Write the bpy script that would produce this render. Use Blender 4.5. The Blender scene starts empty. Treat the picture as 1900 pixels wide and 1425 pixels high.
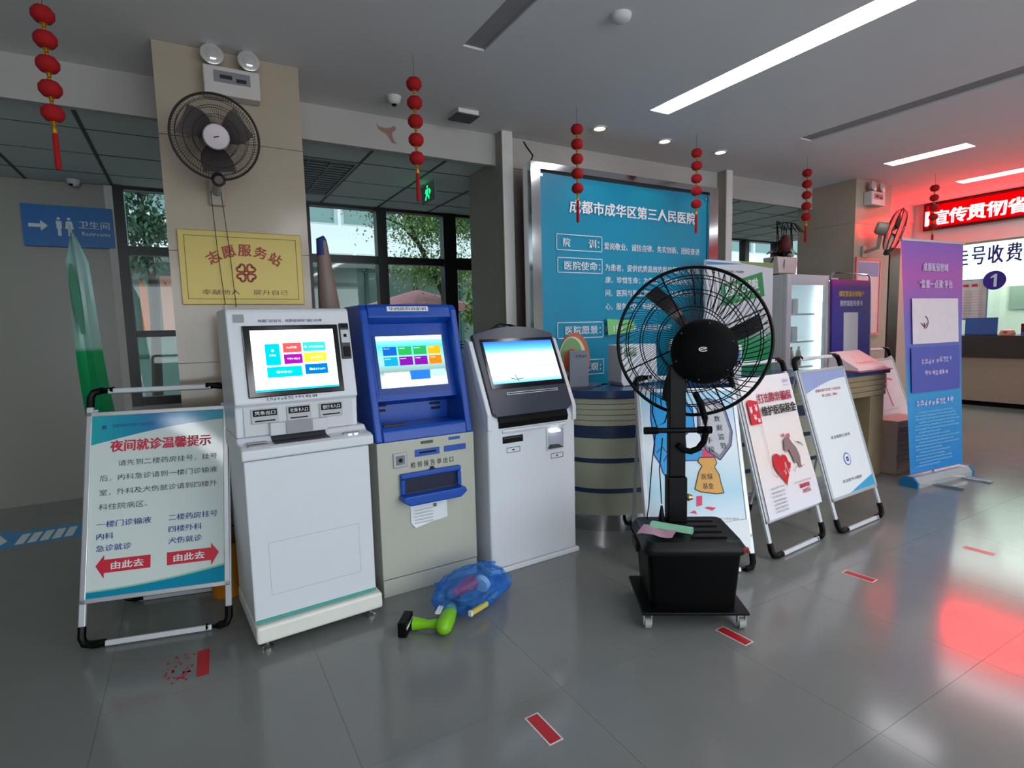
import bpy, bmesh, math, random
from mathutils import Matrix, Vector, noise
random.seed(7)
R = math.radians
S = bpy.context.scene
COL = S.collection
# ---------------------------------------------------------------- camera, world, lights
def cam_setup():
    yaw, pit, rol, f = R(29.895), R(5.845), R(1.4213), 1033.1
    fw = Vector((math.sin(yaw)*math.cos(pit), math.cos(yaw)*math.cos(pit), -math.sin(pit)))
    r = Vector((math.cos(yaw), -math.sin(yaw), 0)); d = fw.cross(r)
    c, s = math.cos(rol), math.sin(rol)
    r2 = r*c + d*s; d2 = d*c - r*s
    m = Matrix((r2, -d2, -fw)).transposed().to_4x4(); m.translation = (0, 0, 1.45)
    cd = bpy.data.cameras.new('camera'); o = bpy.data.objects.new('camera', cd); COL.objects.link(o)
    o.matrix_world = m; cd.sensor_width = 36; cd.lens = f/1900*36; cd.clip_start = .05; cd.clip_end = 200
    S.camera = o
cam_setup()
w = bpy.data.worlds.new('world'); S.world = w; w.use_nodes = True
bg = w.node_tree.nodes['Background']; bg.inputs[0].default_value = (.86, .95, 1, 1); bg.inputs[1].default_value = 1.7
S.view_settings.view_transform = 'Standard'; S.view_settings.look = 'None'
S.view_settings.exposure = 0; S.view_settings.gamma = 1; S.view_settings.use_curve_mapping = False
def area(name, loc, rot, sx, sy, power, color):
    l = bpy.data.lights.new(name, 'AREA'); l.shape = 'RECTANGLE'; l.size = sx; l.size_y = sy; l.energy = power; l.color = color
    o = bpy.data.objects.new(name, l); COL.objects.link(o); o.location = loc; o.rotation_euler = rot
    return o
# daylight through the glazed entrance behind the photographer, and through the corridor windows
area('entrance_daylight', (2.2, -5.9, 1.5), (R(90), 0, 0), 9, 2.6, 235, (.88, .95, 1))
p_ = area('window_portal', (4.2, 6.5, 1.8), (R(-90), 0, 0), 9.5, 2.0, 1, (1, 1, 1)); p_.data.cycles.is_portal = True
for x_ in (-4.5, 10.5):
    area('corridor_fill', (x_, 5.3, 2.78), (0, 0, 0), .5, 1.1, 30, (.9, 1, .95))  # added fill lights, out of view, to lift the dim corridor ceiling
for x_, y_ in ((-2.2, -1.5), (1.49, -2.2), (5.2, -2.4)):
    area('lobby_ceiling_lamp', (x_, y_, 2.97), (0, 0, 0), .3, 3.0, 36, (.95, .98, 1))
area('office_ceiling_lamp', (12.2, 3.2, 2.9), (0, 0, 0), 2, 3, 90, (.95, 1, .95))

# ---------------------------------------------------------------- materials
def lin(c):
    return tuple(((v/255/12.92) if v/255 <= .04045 else ((v/255+.055)/1.055)**2.4) for v in c)
MATS = {}
def mat(name, rgb, rough=.5, metal=0, em=None, es=0, noise_amt=.06, scale=12, alpha=1, trans=0, bump=0, ior=1.45, coat=0, bscale=60):
    if name in MATS: return MATS[name]
    m = bpy.data.materials.new(name); m.use_nodes = True; nt = m.node_tree; b = nt.nodes['Principled BSDF']
    c = lin(rgb)
    b.inputs['Roughness'].default_value = rough; b.inputs['Metallic'].default_value = metal
    b.inputs['Alpha'].default_value = alpha; b.inputs['Transmission Weight'].default_value = trans; b.inputs['IOR'].default_value = ior
    b.inputs['Coat Weight'].default_value = coat
    tc = nt.nodes.new('ShaderNodeTexCoord'); nz = nt.nodes.new('ShaderNodeTexNoise'); nz.inputs['Scale'].default_value = scale
    nz.inputs['Detail'].default_value = 4
    nt.links.new(tc.outputs['Object'], nz.inputs['Vector'])
    mx = nt.nodes.new('ShaderNodeMix'); mx.data_type = 'RGBA'
    mx.inputs[6].default_value = (*[v*(1-noise_amt) for v in c], 1); mx.inputs[7].default_value = (*[min(1, v*(1+noise_amt)) for v in c], 1)
    nt.links.new(nz.outputs['Fac'], mx.inputs[0]); nt.links.new(mx.outputs[2], b.inputs['Base Color'])
    if bump:
        n2 = nt.nodes.new('ShaderNodeTexNoise'); n2.inputs['Scale'].default_value = bscale; nt.links.new(tc.outputs['Object'], n2.inputs['Vector'])
        bp = nt.nodes.new('ShaderNodeBump'); bp.inputs['Strength'].default_value = bump; bp.inputs['Distance'].default_value = .01
        nt.links.new(n2.outputs['Fac'], bp.inputs['Height']); nt.links.new(bp.outputs[0], b.inputs['Normal'])
    if em:
        b.inputs['Emission Color'].default_value = (*lin(em), 1); b.inputs['Emission Strength'].default_value = es
    MATS[name] = m
    return m
def grad(name, stops, rough=.5, axis=2, lo=0, hi=1, em=0):
    """printed colour ramp along a local axis"""
    if name in MATS: return MATS[name]
    m = bpy.data.materials.new(name); m.use_nodes = True; nt = m.node_tree; b = nt.nodes['Principled BSDF']
    b.inputs['Roughness'].default_value = rough
    tc = nt.nodes.new('ShaderNodeTexCoord'); sp = nt.nodes.new('ShaderNodeSeparateXYZ'); mr = nt.nodes.new('ShaderNodeMapRange')
    mr.inputs[1].default_value = lo; mr.inputs[2].default_value = hi
    cr = nt.nodes.new('ShaderNodeValToRGB'); nt.links.new(tc.outputs['Object'], sp.inputs[0]); nt.links.new(sp.outputs[axis], mr.inputs[0])
    nt.links.new(mr.outputs[0], cr.inputs[0]); el = cr.color_ramp.elements
    while len(el) < len(stops): el.new(.5)
    for e, (p, c) in zip(el, stops): e.position = p; e.color = (*lin(c), 1)
    nt.links.new(cr.outputs[0], b.inputs['Base Color'])
    if em: nt.links.new(cr.outputs[0], b.inputs['Emission Color']); b.inputs['Emission Strength'].default_value = em
    MATS[name] = m
    return m
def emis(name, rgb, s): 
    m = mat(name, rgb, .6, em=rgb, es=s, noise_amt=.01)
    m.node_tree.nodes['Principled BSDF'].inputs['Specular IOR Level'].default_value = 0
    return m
WHITE = mat('white_enamel', (214, 219, 226), .3, noise_amt=.02)
GREYW = mat('grey_white_enamel', (196, 200, 204), .35, noise_amt=.03)
BLACK = mat('black_plastic', (9, 9, 10), .42, ior=1.25, noise_amt=.2)
MBLACK = mat('matt_black', (7, 7, 8), .7, ior=1.2, noise_amt=.2)
CHROME = mat('polished_steel', (205, 205, 208), .12, 1, noise_amt=.03)
ALU = mat('brushed_aluminium', (200, 203, 208), .35, .6, noise_amt=.05)
NAVY = mat('navy_laminate', (38, 56, 92), .35)
RED = mat('red_print', (205, 30, 48), .5)
INK = mat('black_ink', (22, 22, 26), .6)
DKGREY = mat('dark_grey', (60, 62, 66), .5)
PAPER = mat('white_print_film', (226, 230, 234), .35, noise_amt=.02)
def glass():
    m = bpy.data.materials.new('window_glass'); m.use_nodes = True; nt = m.node_tree; nt.nodes.clear()
    o = nt.nodes.new('ShaderNodeOutputMaterial'); t = nt.nodes.new('ShaderNodeBsdfTransparent'); g = nt.nodes.new('ShaderNodeBsdfGlossy'); x = nt.nodes.new('ShaderNodeMixShader'); l = nt.nodes.new('ShaderNodeLayerWeight'); f = nt.nodes.new('ShaderNodeMapRange')
    l.inputs[0].default_value = .25; f.inputs[1].default_value = .3; f.inputs[3].default_value = .03; f.inputs[4].default_value = .35; nt.links.new(l.outputs['Facing'], f.inputs[0]); t.inputs[0].default_value = (.93, .97, .96, 1); g.inputs['Roughness'].default_value = .02
    nt.links.new(f.outputs[0], x.inputs[0]); nt.links.new(t.outputs[0], x.inputs[1]); nt.links.new(g.outputs[0], x.inputs[2]); nt.links.new(x.outputs[0], o.inputs[0])
    return m
GLASS = glass()
WPAINT = mat('white_wall_paint', (206, 204, 200), .75, noise_amt=.05, scale=3)
CEILP = mat('ceiling_paint', (214, 212, 212), .8, noise_amt=.03, scale=2)
SCRB = mat('black_glass_bezel', (10, 10, 14), .12)

# ---------------------------------------------------------------- mesh builder
class MB:
    def __init__(s): s.v = []; s.f = []
    def add(s, vs, fs, M=None):
        n = len(s.v)
        s.v += [tuple((M @ Vector(p)) if M else p) for p in vs]
        s.f += [tuple(i+n for i in f) for f in fs]
        return s
    def box(s, x0, x1, y0, y1, z0, z1, M=None):
        vs = [(x0,y0,z0),(x1,y0,z0),(x1,y1,z0),(x0,y1,z0),(x0,y0,z1),(x1,y0,z1),(x1,y1,z1),(x0,y1,z1)]
        return s.add(vs, [(0,3,2,1),(4,5,6,7),(0,1,5,4),(1,2,6,5),(2,3,7,6),(3,0,4,7)], M)
    def prism(s, pts, a0, a1, axis=0, M=None):
        """2-D outline extruded; axis 0: pts=(y,z); 1: pts=(x,z); 2: pts=(x,y)"""
        n = len(pts)
        def P(p, a): return ((a,p[0],p[1]) if axis == 0 else (p[0],a,p[1]) if axis == 1 else (p[0],p[1],a))
        vs = [P(p,a0) for p in pts] + [P(p,a1) for p in pts]
        return s.add(vs, [tuple(range(n)), tuple(range(2*n-1, n-1, -1))] + [(i, n+i, n+(i+1)%n, (i+1)%n) for i in range(n)], M)
    def poly(s, pts, y=0, M=None):
        return s.add([(p[0], y, p[1]) for p in pts], [tuple(range(len(pts)))], M)
    def tube(s, path, r, n=8, closed=False, cap=True, M=None):
        path = [Vector(p) for p in path]; k = len(path); vs = []; fs = []
        rr = r if isinstance(r, (list, tuple)) else [r]*k
        up = None
        for i, p in enumerate(path):
            if closed: t = path[(i+1) % k] - path[i-1]
            else: t = path[min(i+1, k-1)] - path[max(i-1, 0)]
            t.normalize()
            if up is None:
                up = Vector((0,0,1)) if abs(t.z) < .9 else Vector((1,0,0))
            a = t.cross(up); 
            if a.length < 1e-4: a = t.cross(Vector((1,.3,.2)))
            a.normalize(); b = t.cross(a).normalized(); up = -b if False else up
            for j in range(n):
                an = 2*math.pi*j/n; vs.append(tuple(p + (a*math.cos(an) + b*math.sin(an))*rr[i]))
        for i in range(k if closed else k-1):
            i2 = (i+1) % k
            for j in range(n):
                fs.append((i*n+j, i*n+(j+1)%n, i2*n+(j+1)%n, i2*n+j))
        if cap and not closed: fs += [tuple(range(n-1,-1,-1)), tuple(range((k-1)*n, k*n))]
        return s.add(vs, fs, M)
    def lathe(s, prof, n=20, M=None, cap=True):
        vs = []; fs = []; k = len(prof)
        for r, z in prof:
            for j in range(n):
                a = 2*math.pi*j/n; vs.append((r*math.cos(a), r*math.sin(a), z))
        for i in range(k-1):
            for j in range(n): fs.append((i*n+j, i*n+(j+1)%n, (i+1)*n+(j+1)%n, (i+1)*n+j))
        if cap: fs += [tuple(range(n-1,-1,-1)), tuple(range((k-1)*n, k*n))]
        return s.add(vs, fs, M)
    def obj(s, name, m, parent=None, loc=(0,0,0), rot=(0,0,0), bev=0, smooth=False, seg=2):
        me = bpy.data.meshes.new(name); me.from_pydata(s.v, [], s.f); me.update()
        bm = bmesh.new(); bm.from_mesh(me)
        if len(bm.faces) > 1 and len(bm.faces) < 60000: bmesh.ops.recalc_face_normals(bm, faces=bm.faces)
        bm.to_mesh(me); bm.free()
        me.materials.append(m)
        if smooth:
            for p in me.polygons: p.use_smooth = True
            try: me.set_sharp_from_angle(angle=R(40))
            except Exception: pass
        o = bpy.data.objects.new(name, me); COL.objects.link(o); o.location = loc; o.rotation_euler = rot
        if parent: o.parent = parent
        if bev:
            b = o.modifiers.new('bevel', 'BEVEL'); b.width = bev; b.segments = seg; b.limit_method = 'ANGLE'; b.angle_limit = R(35)
        return o
def tag(o, label=None, cat=None, group=None, kind=None):
    if label: o['label'] = label
    if cat: o['category'] = cat
    if group: o['group'] = group
    if kind: o['kind'] = kind
    return o
def thing(name, label, cat, loc=(0,0,0), rz=0, group=None):
    o = bpy.data.objects.new(name, None); COL.objects.link(o); o.empty_display_size = .1
    o.location = loc; o.rotation_euler = (0,0,rz); return tag(o, label, cat, group)
def struct(o): o['kind'] = 'structure'; return o
def copy_tree(o, parent=None):
    c = o.copy(); COL.objects.link(c); c.parent = parent
    for ch in [x for x in list(bpy.data.objects) if x.parent == o]: copy_tree(ch, c)
    return c
def bx(x0,x1,y0,y1,z0,z1,name,m,parent=None,**k): return MB().box(x0,x1,y0,y1,z0,z1).obj(name,m,parent,**k)

# ---------------------------------------------------------------- lettering
_tc = {}
def glyphs(s):
    key = s
    if key in _tc: return _tc[key]
    cu = bpy.data.curves.new('t', 'FONT'); cu.body = s; cu.size = 1; cu.resolution_u = 1; cu.fill_mode = 'FRONT'
    o = bpy.data.objects.new('t', cu); COL.objects.link(o)
    bpy.context.view_layer.update()
    me = bpy.data.meshes.new_from_object(o.evaluated_get(bpy.context.evaluated_depsgraph_get()))
    vs = [tuple(v.co) for v in me.vertices]; fs = [tuple(p.vertices) for p in me.polygons]
    bpy.data.objects.remove(o); bpy.data.curves.remove(cu); bpy.data.meshes.remove(me)
    if vs:
        xs = [v[0] for v in vs]; ys = [v[1] for v in vs]; bb = (min(xs), max(xs), min(ys), max(ys))
    else: bb = (0,1,0,1)
    _tc[key] = (vs, fs, bb); return _tc[key]
def put_text(mb, s, x0, x1, z0, z1, y=0, bold=.012, M=None):
    vs, fs, (a, b, c, d) = glyphs(s)
    kx = (x1-x0)/max(1e-6, b-a); kz = (z1-z0)/max(1e-6, d-c)
    e = bold*min(kx, kz)*.9
    for i_, (dx, dz) in enumerate(((0,0),) if bold < .01 else ((-e,0),(e,0)) if bold < .025 else ((-e,-e*.5),(e,-e*.5),(-e,e*.5),(e,e*.5))):
        mb.add([(x0+(v[0]-a)*kx+dx, y-.0002*i_, z0+(v[1]-c)*kz+dz) for v in vs], fs, M)
def lettering(items, m, parent, y=-.002, name='lettering', **k):
    mb = MB()
    for it in items: put_text(mb, it[0], it[1], it[2], it[3], it[4], y, *(it[5:] if len(it) > 5 else ()))
    return mb.obj(name, m, parent, **k)
def bars(rows, m, parent, y=-.002, name='small_print', M=None):
    """rows of tiny unreadable print: short strokes"""
    mb = MB(); rr = random.Random(3)
    for x0, x1, z, h in rows:
        x = x0
        while x < x1 - h*.4:
            wd = min(h*rr.uniform(.7, 1.0), x1-x)
            t_ = h*.13; k_ = 0
            for zz in sorted(rr.sample((0, .22, .44, .66, .87), 3)):
                a_ = x+wd*rr.choice((0, 0, .2)); b_ = x+wd*rr.choice((1, 1, .75))
                mb.add([(a_,y-k_,z+h*zz),(b_,y-k_,z+h*zz),(b_,y-k_,z+h*zz+t_),(a_,y-k_,z+h*zz+t_)], [(0,1,2,3)], M)
            for xx in rr.sample((0, .28, .45, .62, .86), 2):
                a_ = x+wd*xx; k_ += .0001; z_ = z+h*rr.choice((0, 0, .3)); q_ = z+h*rr.choice((1, 1, .7))
                mb.add([(a_,y-k_,z_),(a_+wd*.13,y-k_,z_),(a_+wd*.13,y-k_,q_),(a_,y-k_,q_)], [(0,1,2,3)], M)
            x += h*1.12
    return mb.obj(name, m, parent)
def rect(mb, x0, x1, z0, z1, y=0):
    mb.add([(x0,y,z0),(x1,y,z0),(x1,y,z1),(x0,y,z1)], [(0,1,2,3)]); return mb
def rframe(mb, x0, x1, z0, z1, t, y=0):
    rect(mb,x0,x1,z0,z0+t,y); rect(mb,x0,x1,z1-t,z1,y); rect(mb,x0,x0+t,z0,z1,y); rect(mb,x1-t,x1,z0,z1,y); return mb
def disc(mb, cx, cz, r, y=0, n=28, r2=None):
    r2 = r2 or r
    mb.add([(cx+r*math.cos(2*math.pi*i/n), y, cz+r2*math.sin(2*math.pi*i/n)) for i in range(n)], [tuple(range(n))]); return mb
def stroke(mb, pts, t, y=0):
    for (a, b), (c, d) in zip(pts, pts[1:]):
        L = math.hypot(c-a, d-b) or 1; nx, nz = -(d-b)/L*t/2, (c-a)/L*t/2
        mb.add([(a+nx,y,b+nz),(a-nx,y,b-nz),(c-nx,y,d-nz),(c+nx,y,d+nz)], [(0,1,2,3)])
    return mb
def logo(parent, cx, cz, s, m, y=-.002):
    mb = MB()
    for q in range(4):
        a = R(45+90*q); c2 = (cx+math.cos(a)*s*.55, cz+math.sin(a)*s*.55)
        mb.add([(c2[0]+math.cos(a+R(t))*s*.42, y, c2[1]+math.sin(a+R(t))*s*.42) for t in (0,60,120,180,240,300)], [(0,1,2,3,4,5)])
    return mb.obj('emblem', m, parent)
def wave(x0, x1, f_top, f_bot, y, m, parent, name='wave_band', n=16):
    mb = MB(); xs = [x0+(x1-x0)*i/n for i in range(n+1)]
    vs = [(x, y, f_bot((x-x0)/(x1-x0))) for x in xs] + [(x, y, f_top((x-x0)/(x1-x0))) for x in xs]
    mb.add(vs, [(i, i+1, n+2+i, n+1+i) for i in range(n)])
    return mb.obj(name, m, parent)

# ================================================================ STRUCTURE
def floor():
    gran = mat('polished_grey_granite', (120, 123, 121), .14, noise_amt=.10, scale=4)
    grout = mat('dark_grout', (76, 78, 78), .3)
    base = struct(bx(-9, 15, -6.2, 6.6, -.12, -.003, 'floor', grout))
    mb = MB().box(.0006, .7994, .0006, .7994, -.003, 0)
    first = None
    for i in range(-4, 14):
        for j in range(-6, 6):
            X, Y = 1.196+.8*i, 1.745+.8*j
            if Y > 6.2: continue
            if first is None:
                first = mb.obj('floor_tile', gran, base, (X, Y, 0)); o = first
            else:
                o = first.copy(); COL.objects.link(o); o.location = (X, Y, 0)
    mb2 = MB().box(-9, -2.004, -6.2, 6.6, -.002, 0).box(-2.004, 12.396, -6.2, -3.055, -.002, 0).box(12.396, 15, -6.2, 6.6, -.002, 0)
    mb2.obj('floor_slab', gran, base)
floor()
LIT = emis('lamp_diffuser', (255, 252, 255), 14)
SLOTS = [(1.42,1.56,-4,2.93,0),(3.03,3.22,-4,3.16,1),(4.65,4.83,-4,3.05,0),(6.2,6.4,2.45,3.15,1),(7.82,8.03,-4,3.18,1)]
def ceiling():
    xs = sorted({-9, 9.0} | {s[0] for s in SLOTS} | {s[1] for s in SLOTS}); ys = sorted({-6.2, 4.11} | {s[2] for s in SLOTS} | {s[3] for s in SLOTS})
    mb = MB()
    for a, b in zip(xs, xs[1:]):
        for c, d in zip(ys, ys[1:]):
            mx, my = (a+b)/2, (c+d)/2
            if any(s[0] < mx < s[1] and s[2] < my < s[3] for s in SLOTS): continue
            mb.box(a, b, c, d, 3.0, 3.15)
    mb.box(-9, 9, -6.2, 4.11, 3.15, 3.2)
    ce = struct(mb.obj('ceiling', CEILP))
    names = {1: 'long glowing ceiling strip light above the round-topped kiosk side, brightest and largest', 3: 'short glowing strip light near the purple banner, left of the one by the red display', 4: 'narrow glowing strip light nearest the red display sign'}
    for i, (a, b, c, d, lit) in enumerate(SLOTS):
        if lit:
            t = thing('ceiling_strip_light', names[i], 'ceiling light', ((a+b)/2, d, 3.0))
            h = (b-a)/2
            MB().box(-h,h,c-d,0,.125,.14).box(-h,-h+.004,c-d,0,.0,.125).box(h-.004,h,c-d,0,.0,.125).box(-h,h,-.004,0,0,.125).obj('housing', WHITE, t)
            bx(-h+.01, h-.01, c-d+.02, -.10 if i == 1 else -.06, .025, .045, 'diffuser', LIT, t)
        else:
            t = thing('ceiling_air_slot', ['long dark unlit ceiling slot with a dirty end, upper middle', 'long grey unlit ceiling slot between the strip lights'][i > 0], 'air slot', ((a+b)/2, d, 3.0))
            h = (b-a)/2
            MB().box(-h,h,c-d,0,.012,.02).obj('slot_panel', mat('slot_grey', (142,138,138), .7), t)
            MB().box(-h,-h+.004,c-d,0,0,.012).box(h-.004,h,c-d,0,0,.012).obj('slot_edge', CEILP, t)
    return ce
ceiling()
# beam along the back, front edge Y 4.11
struct(MB().box(-9, 9.0, 4.11, 4.16, 2.76, 3.2).obj('trim_1', mat('beam_paint', (172, 168, 164), .75, noise_amt=.04, scale=3))).name = 'trim_1'
TILE = mat('beige_wall_tile', (164, 151, 134), .16, noise_amt=.05, scale=5)
GROUT = mat('tile_grout', (120, 112, 100), .8)
def pillar(x0, x1, name):
    core = struct(bx(x0+.012, x1-.012, 3.612, 4.28, 0, 3.0, name, GROUT))
    zs = [0, .68, 1.293, 1.912, 2.523, 3.0]
    for a, b in zip(zs, zs[1:]):
        bx(x0, x1, 3.6, 3.6115, a+.0015, b-.0015, 'cladding_tile', TILE, core)
        bx(x0, x0+.0115, 3.6125, 4.28, a+.0015, b-.0015, 'cladding_tile', TILE, core)
        bx(x1-.0115, x1, 3.6125, 4.28, a+.0015, b-.0015, 'cladding_tile', TILE, core)
pillar(-.062, .668, 'wall_pillar_left'); pillar(6.56, 7.3, 'wall_pillar_right')
# middle bay with its two jambs
JAMB = mat('jamb_grey_paint', (150, 146, 138), .7, noise_amt=.12, scale=6)
struct(MB().box(2.262, 2.345, 4.0, 4.62, 0, 2.998).obj('wall_jamb_left', JAMB)); struct(MB().box(4.9, 4.98, 4.0, 4.62, 0, 2.998).obj('wall_jamb_right', JAMB))
struct(bx(2.255, 2.35, 3.985, 3.999, 0, 2.999, 'trim_2', WPAINT)); struct(bx(4.895, 4.985, 3.985, 3.999, 0, 2.999, 'trim_3', WPAINT))
struct(bx(2.346, 4.899, 4.12, 4.3, 0, 2.759, 'wall_middle', mat('board_wall', (150,140,136), .7)))
RW = mat('grey_tiled_wall', (150, 150, 142), .3, noise_amt=.05, scale=2)
struct(bx(-9, -.5, 6.25, 6.4, 0, 2.9, 'wall_restroom', RW))
struct(bx(-.56, -.50, 6.19, 6.25, 0, 2.79, 'trim_4', WPAINT))
struct(bx(-.5, 9, 6.2, 6.4, 0, .8, 'wall_window_sill', RW))
struct(bx(-9, 9, 6.25, 6.4, 2.8, 3.2, 'wall_window_head', WPAINT))
struct(bx(-9.2, -9, -6.2, 6.6, 0, 3.2, 'wall_far_left', RW))
struct(bx(-9, -2.4, -6.3, -6.2, 0, 3.2, 'wall_entrance_left', WPAINT)); struct(bx(6.9, 15, -6.3, -6.2, 0, 3.2, 'wall_entrance_right', WPAINT))
struct(bx(-2.4, 6.9, -6.3, -6.2, 2.9, 3.2, 'wall_entrance_head', WPAINT))
# right hand side: wall, dark door, beam carrying the display, office behind
struct(MB().box(7.3, 8.12, 4.12, 4.3, 0, 2.76).box(8.12, 8.62, 4.12, 4.3, 2.4, 2.76).box(8.62, 9.35, 4.12, 4.3, 0, 3.0).obj('wall_right', mat('warm_wall', (176, 160, 150), .6)))
struct(bx(9.0, 9.25, -6, 4.119, 2.41, 3.2, 'wall_display_beam', WPAINT))
OFF = mat('office_white', (226, 232, 224), .7)
struct(bx(13.4, 13.5, -3, 6.5, 0, 3.2, 'wall_office_back', OFF)); struct(bx(9.36, 13.4, 5.6, 5.7, 0, 3.2, 'wall_office_left', OFF))
struct(bx(9.25, 15, -6.2, 6.5, 3.0, 3.1, 'ceiling_office', OFF))
d = bpy.data.objects.new('door_1', None); COL.objects.link(d); d['kind'] = 'structure'; d.location = (8.12, 4.1, 0)
BRN = mat('dark_brown_frame', (44, 34, 32), .4)
MB().box(0,.07,0,.06,0,2.4).box(.24,.5,0,.06,0,2.4).box(.07,.24,0,.06,2.3,2.4).box(.07,.24,0,.06,0,.9).obj('door_frame', BRN, d)
bx(.07,.24,.02,.03,.9,2.3,'door_glass', mat('pale_door_glass', (150,165,168), .2), d)

# dropped corridor ceiling
def dropped():
    tm = mat('mineral_ceiling_tile', (196, 206, 204), .85, noise_amt=.05, scale=30)
    bar = mat('ceiling_grid_dark', (62, 72, 74), .6)
    base = struct(bx(-9, 9, 4.16, 6.25, 2.84, 2.9, 'ceiling_corridor', bar))
    rr = random.Random(2)
    mb = MB().box(.008, .592, .008, .592, 0, .02); first = None
    for i in range(-9, 13):
        for j in range(-1, 3):
            X, Y = 1.3+.6*i, 4.64+.6*j
            if i == -1 and j in (0, 1): continue
            if Y+.6 > 6.46: continue
            y1 = min(Y+.6, 6.245)
            if Y < 4.3 and i > 12: continue
            if Y < 4.3 or y1 < Y+.59:
                o = MB().box(.008, .592, max(.008, 4.165-Y), y1-Y-.008, 0, .02).obj('ceiling_tile', tm, base)
            elif first is None: first = o = mb.obj('ceiling_tile', tm, base)
            else: o = first.copy(); COL.objects.link(o)
            o.location = (X, Y, 2.8+rr.uniform(-.001, .002))
    g = MB()
    for i in range(-14, 14): g.box(1.3+.6*i-.012, 1.3+.6*i+.012, 4.165, 6.25, 2.797, 2.82)
    for j in range(0, 4): g.box(-9, 9, 4.64+.6*j-.008, 4.64+.6*j+.008, 2.799, 2.82)
    g.obj('grid_bar', bar, base)
    t = thing('louvre_light', 'unlit metal louvre light in the corridor ceiling, right of the tiled pillar', 'ceiling light', (1.0, 5.24, 2.79))
    lm = mat('dusty_louvre', (104, 112, 114), .4, .3)
    MB().box(-.29,.29,-.59,-.57,0,.05).box(-.29,.29,.57,.59,0,.05).box(-.29,-.27,-.57,.57,0,.05).box(.27,.29,-.57,.57,0,.05).obj('frame', lm, t)
    bx(-.27,.27,-.57,.57,.046,.05,'backing', mat('louvre_shadow', (58,64,66), .6), t)
    for k in range(15): bx(-.27,.27,-.54+.075*k,-.532+.075*k,.002,.045,'blade',lm,t)
    MB().box(-.095,-.085,-.57,.57,.002,.045).box(.085,.095,-.57,.57,.002,.045).obj('blade_rail', lm, t)
dropped()

# curtain wall
def windows():
    fm = mat('black_window_frame', (22, 24, 28), .35)
    t = bpy.data.objects.new('window_1', None); COL.objects.link(t); t['kind'] = 'structure'; t.location = (0, 6.25, 0)
    xs = [(-.5,-.42),(.27,.37),(1.08,1.18),(1.885,1.995),(2.68,2.84),(3.5,3.6),(4.3,4.4),(5.1,5.2),(5.9,6.0),(6.7,6.8),(7.4,7.5),(8.08,8.18),(8.9,9.0)]
    for a, b in xs: bx(a, b, -.06, .06, .8, 2.8, 'mullion', fm, t)
    for (a, b), (c, d) in zip(xs, xs[1:]):
        for z0, z1 in ((.8,.88),(1.44,1.5),(2.19,2.27 if b < 2.7 else 2.29),(2.77,2.8)):
            if 2 < z0 < 2.5 and b > 2.7: z0 = 2.15
            if z0 == 1.44 and b > 1: continue
            bx(b, c, -.045, .045, z0, z1, 'transom', fm, t)
        bx(b-.01, c+.01, -.004, .004, .88, 2.77, 'glass_pane', GLASS, t)
windows()

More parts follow.
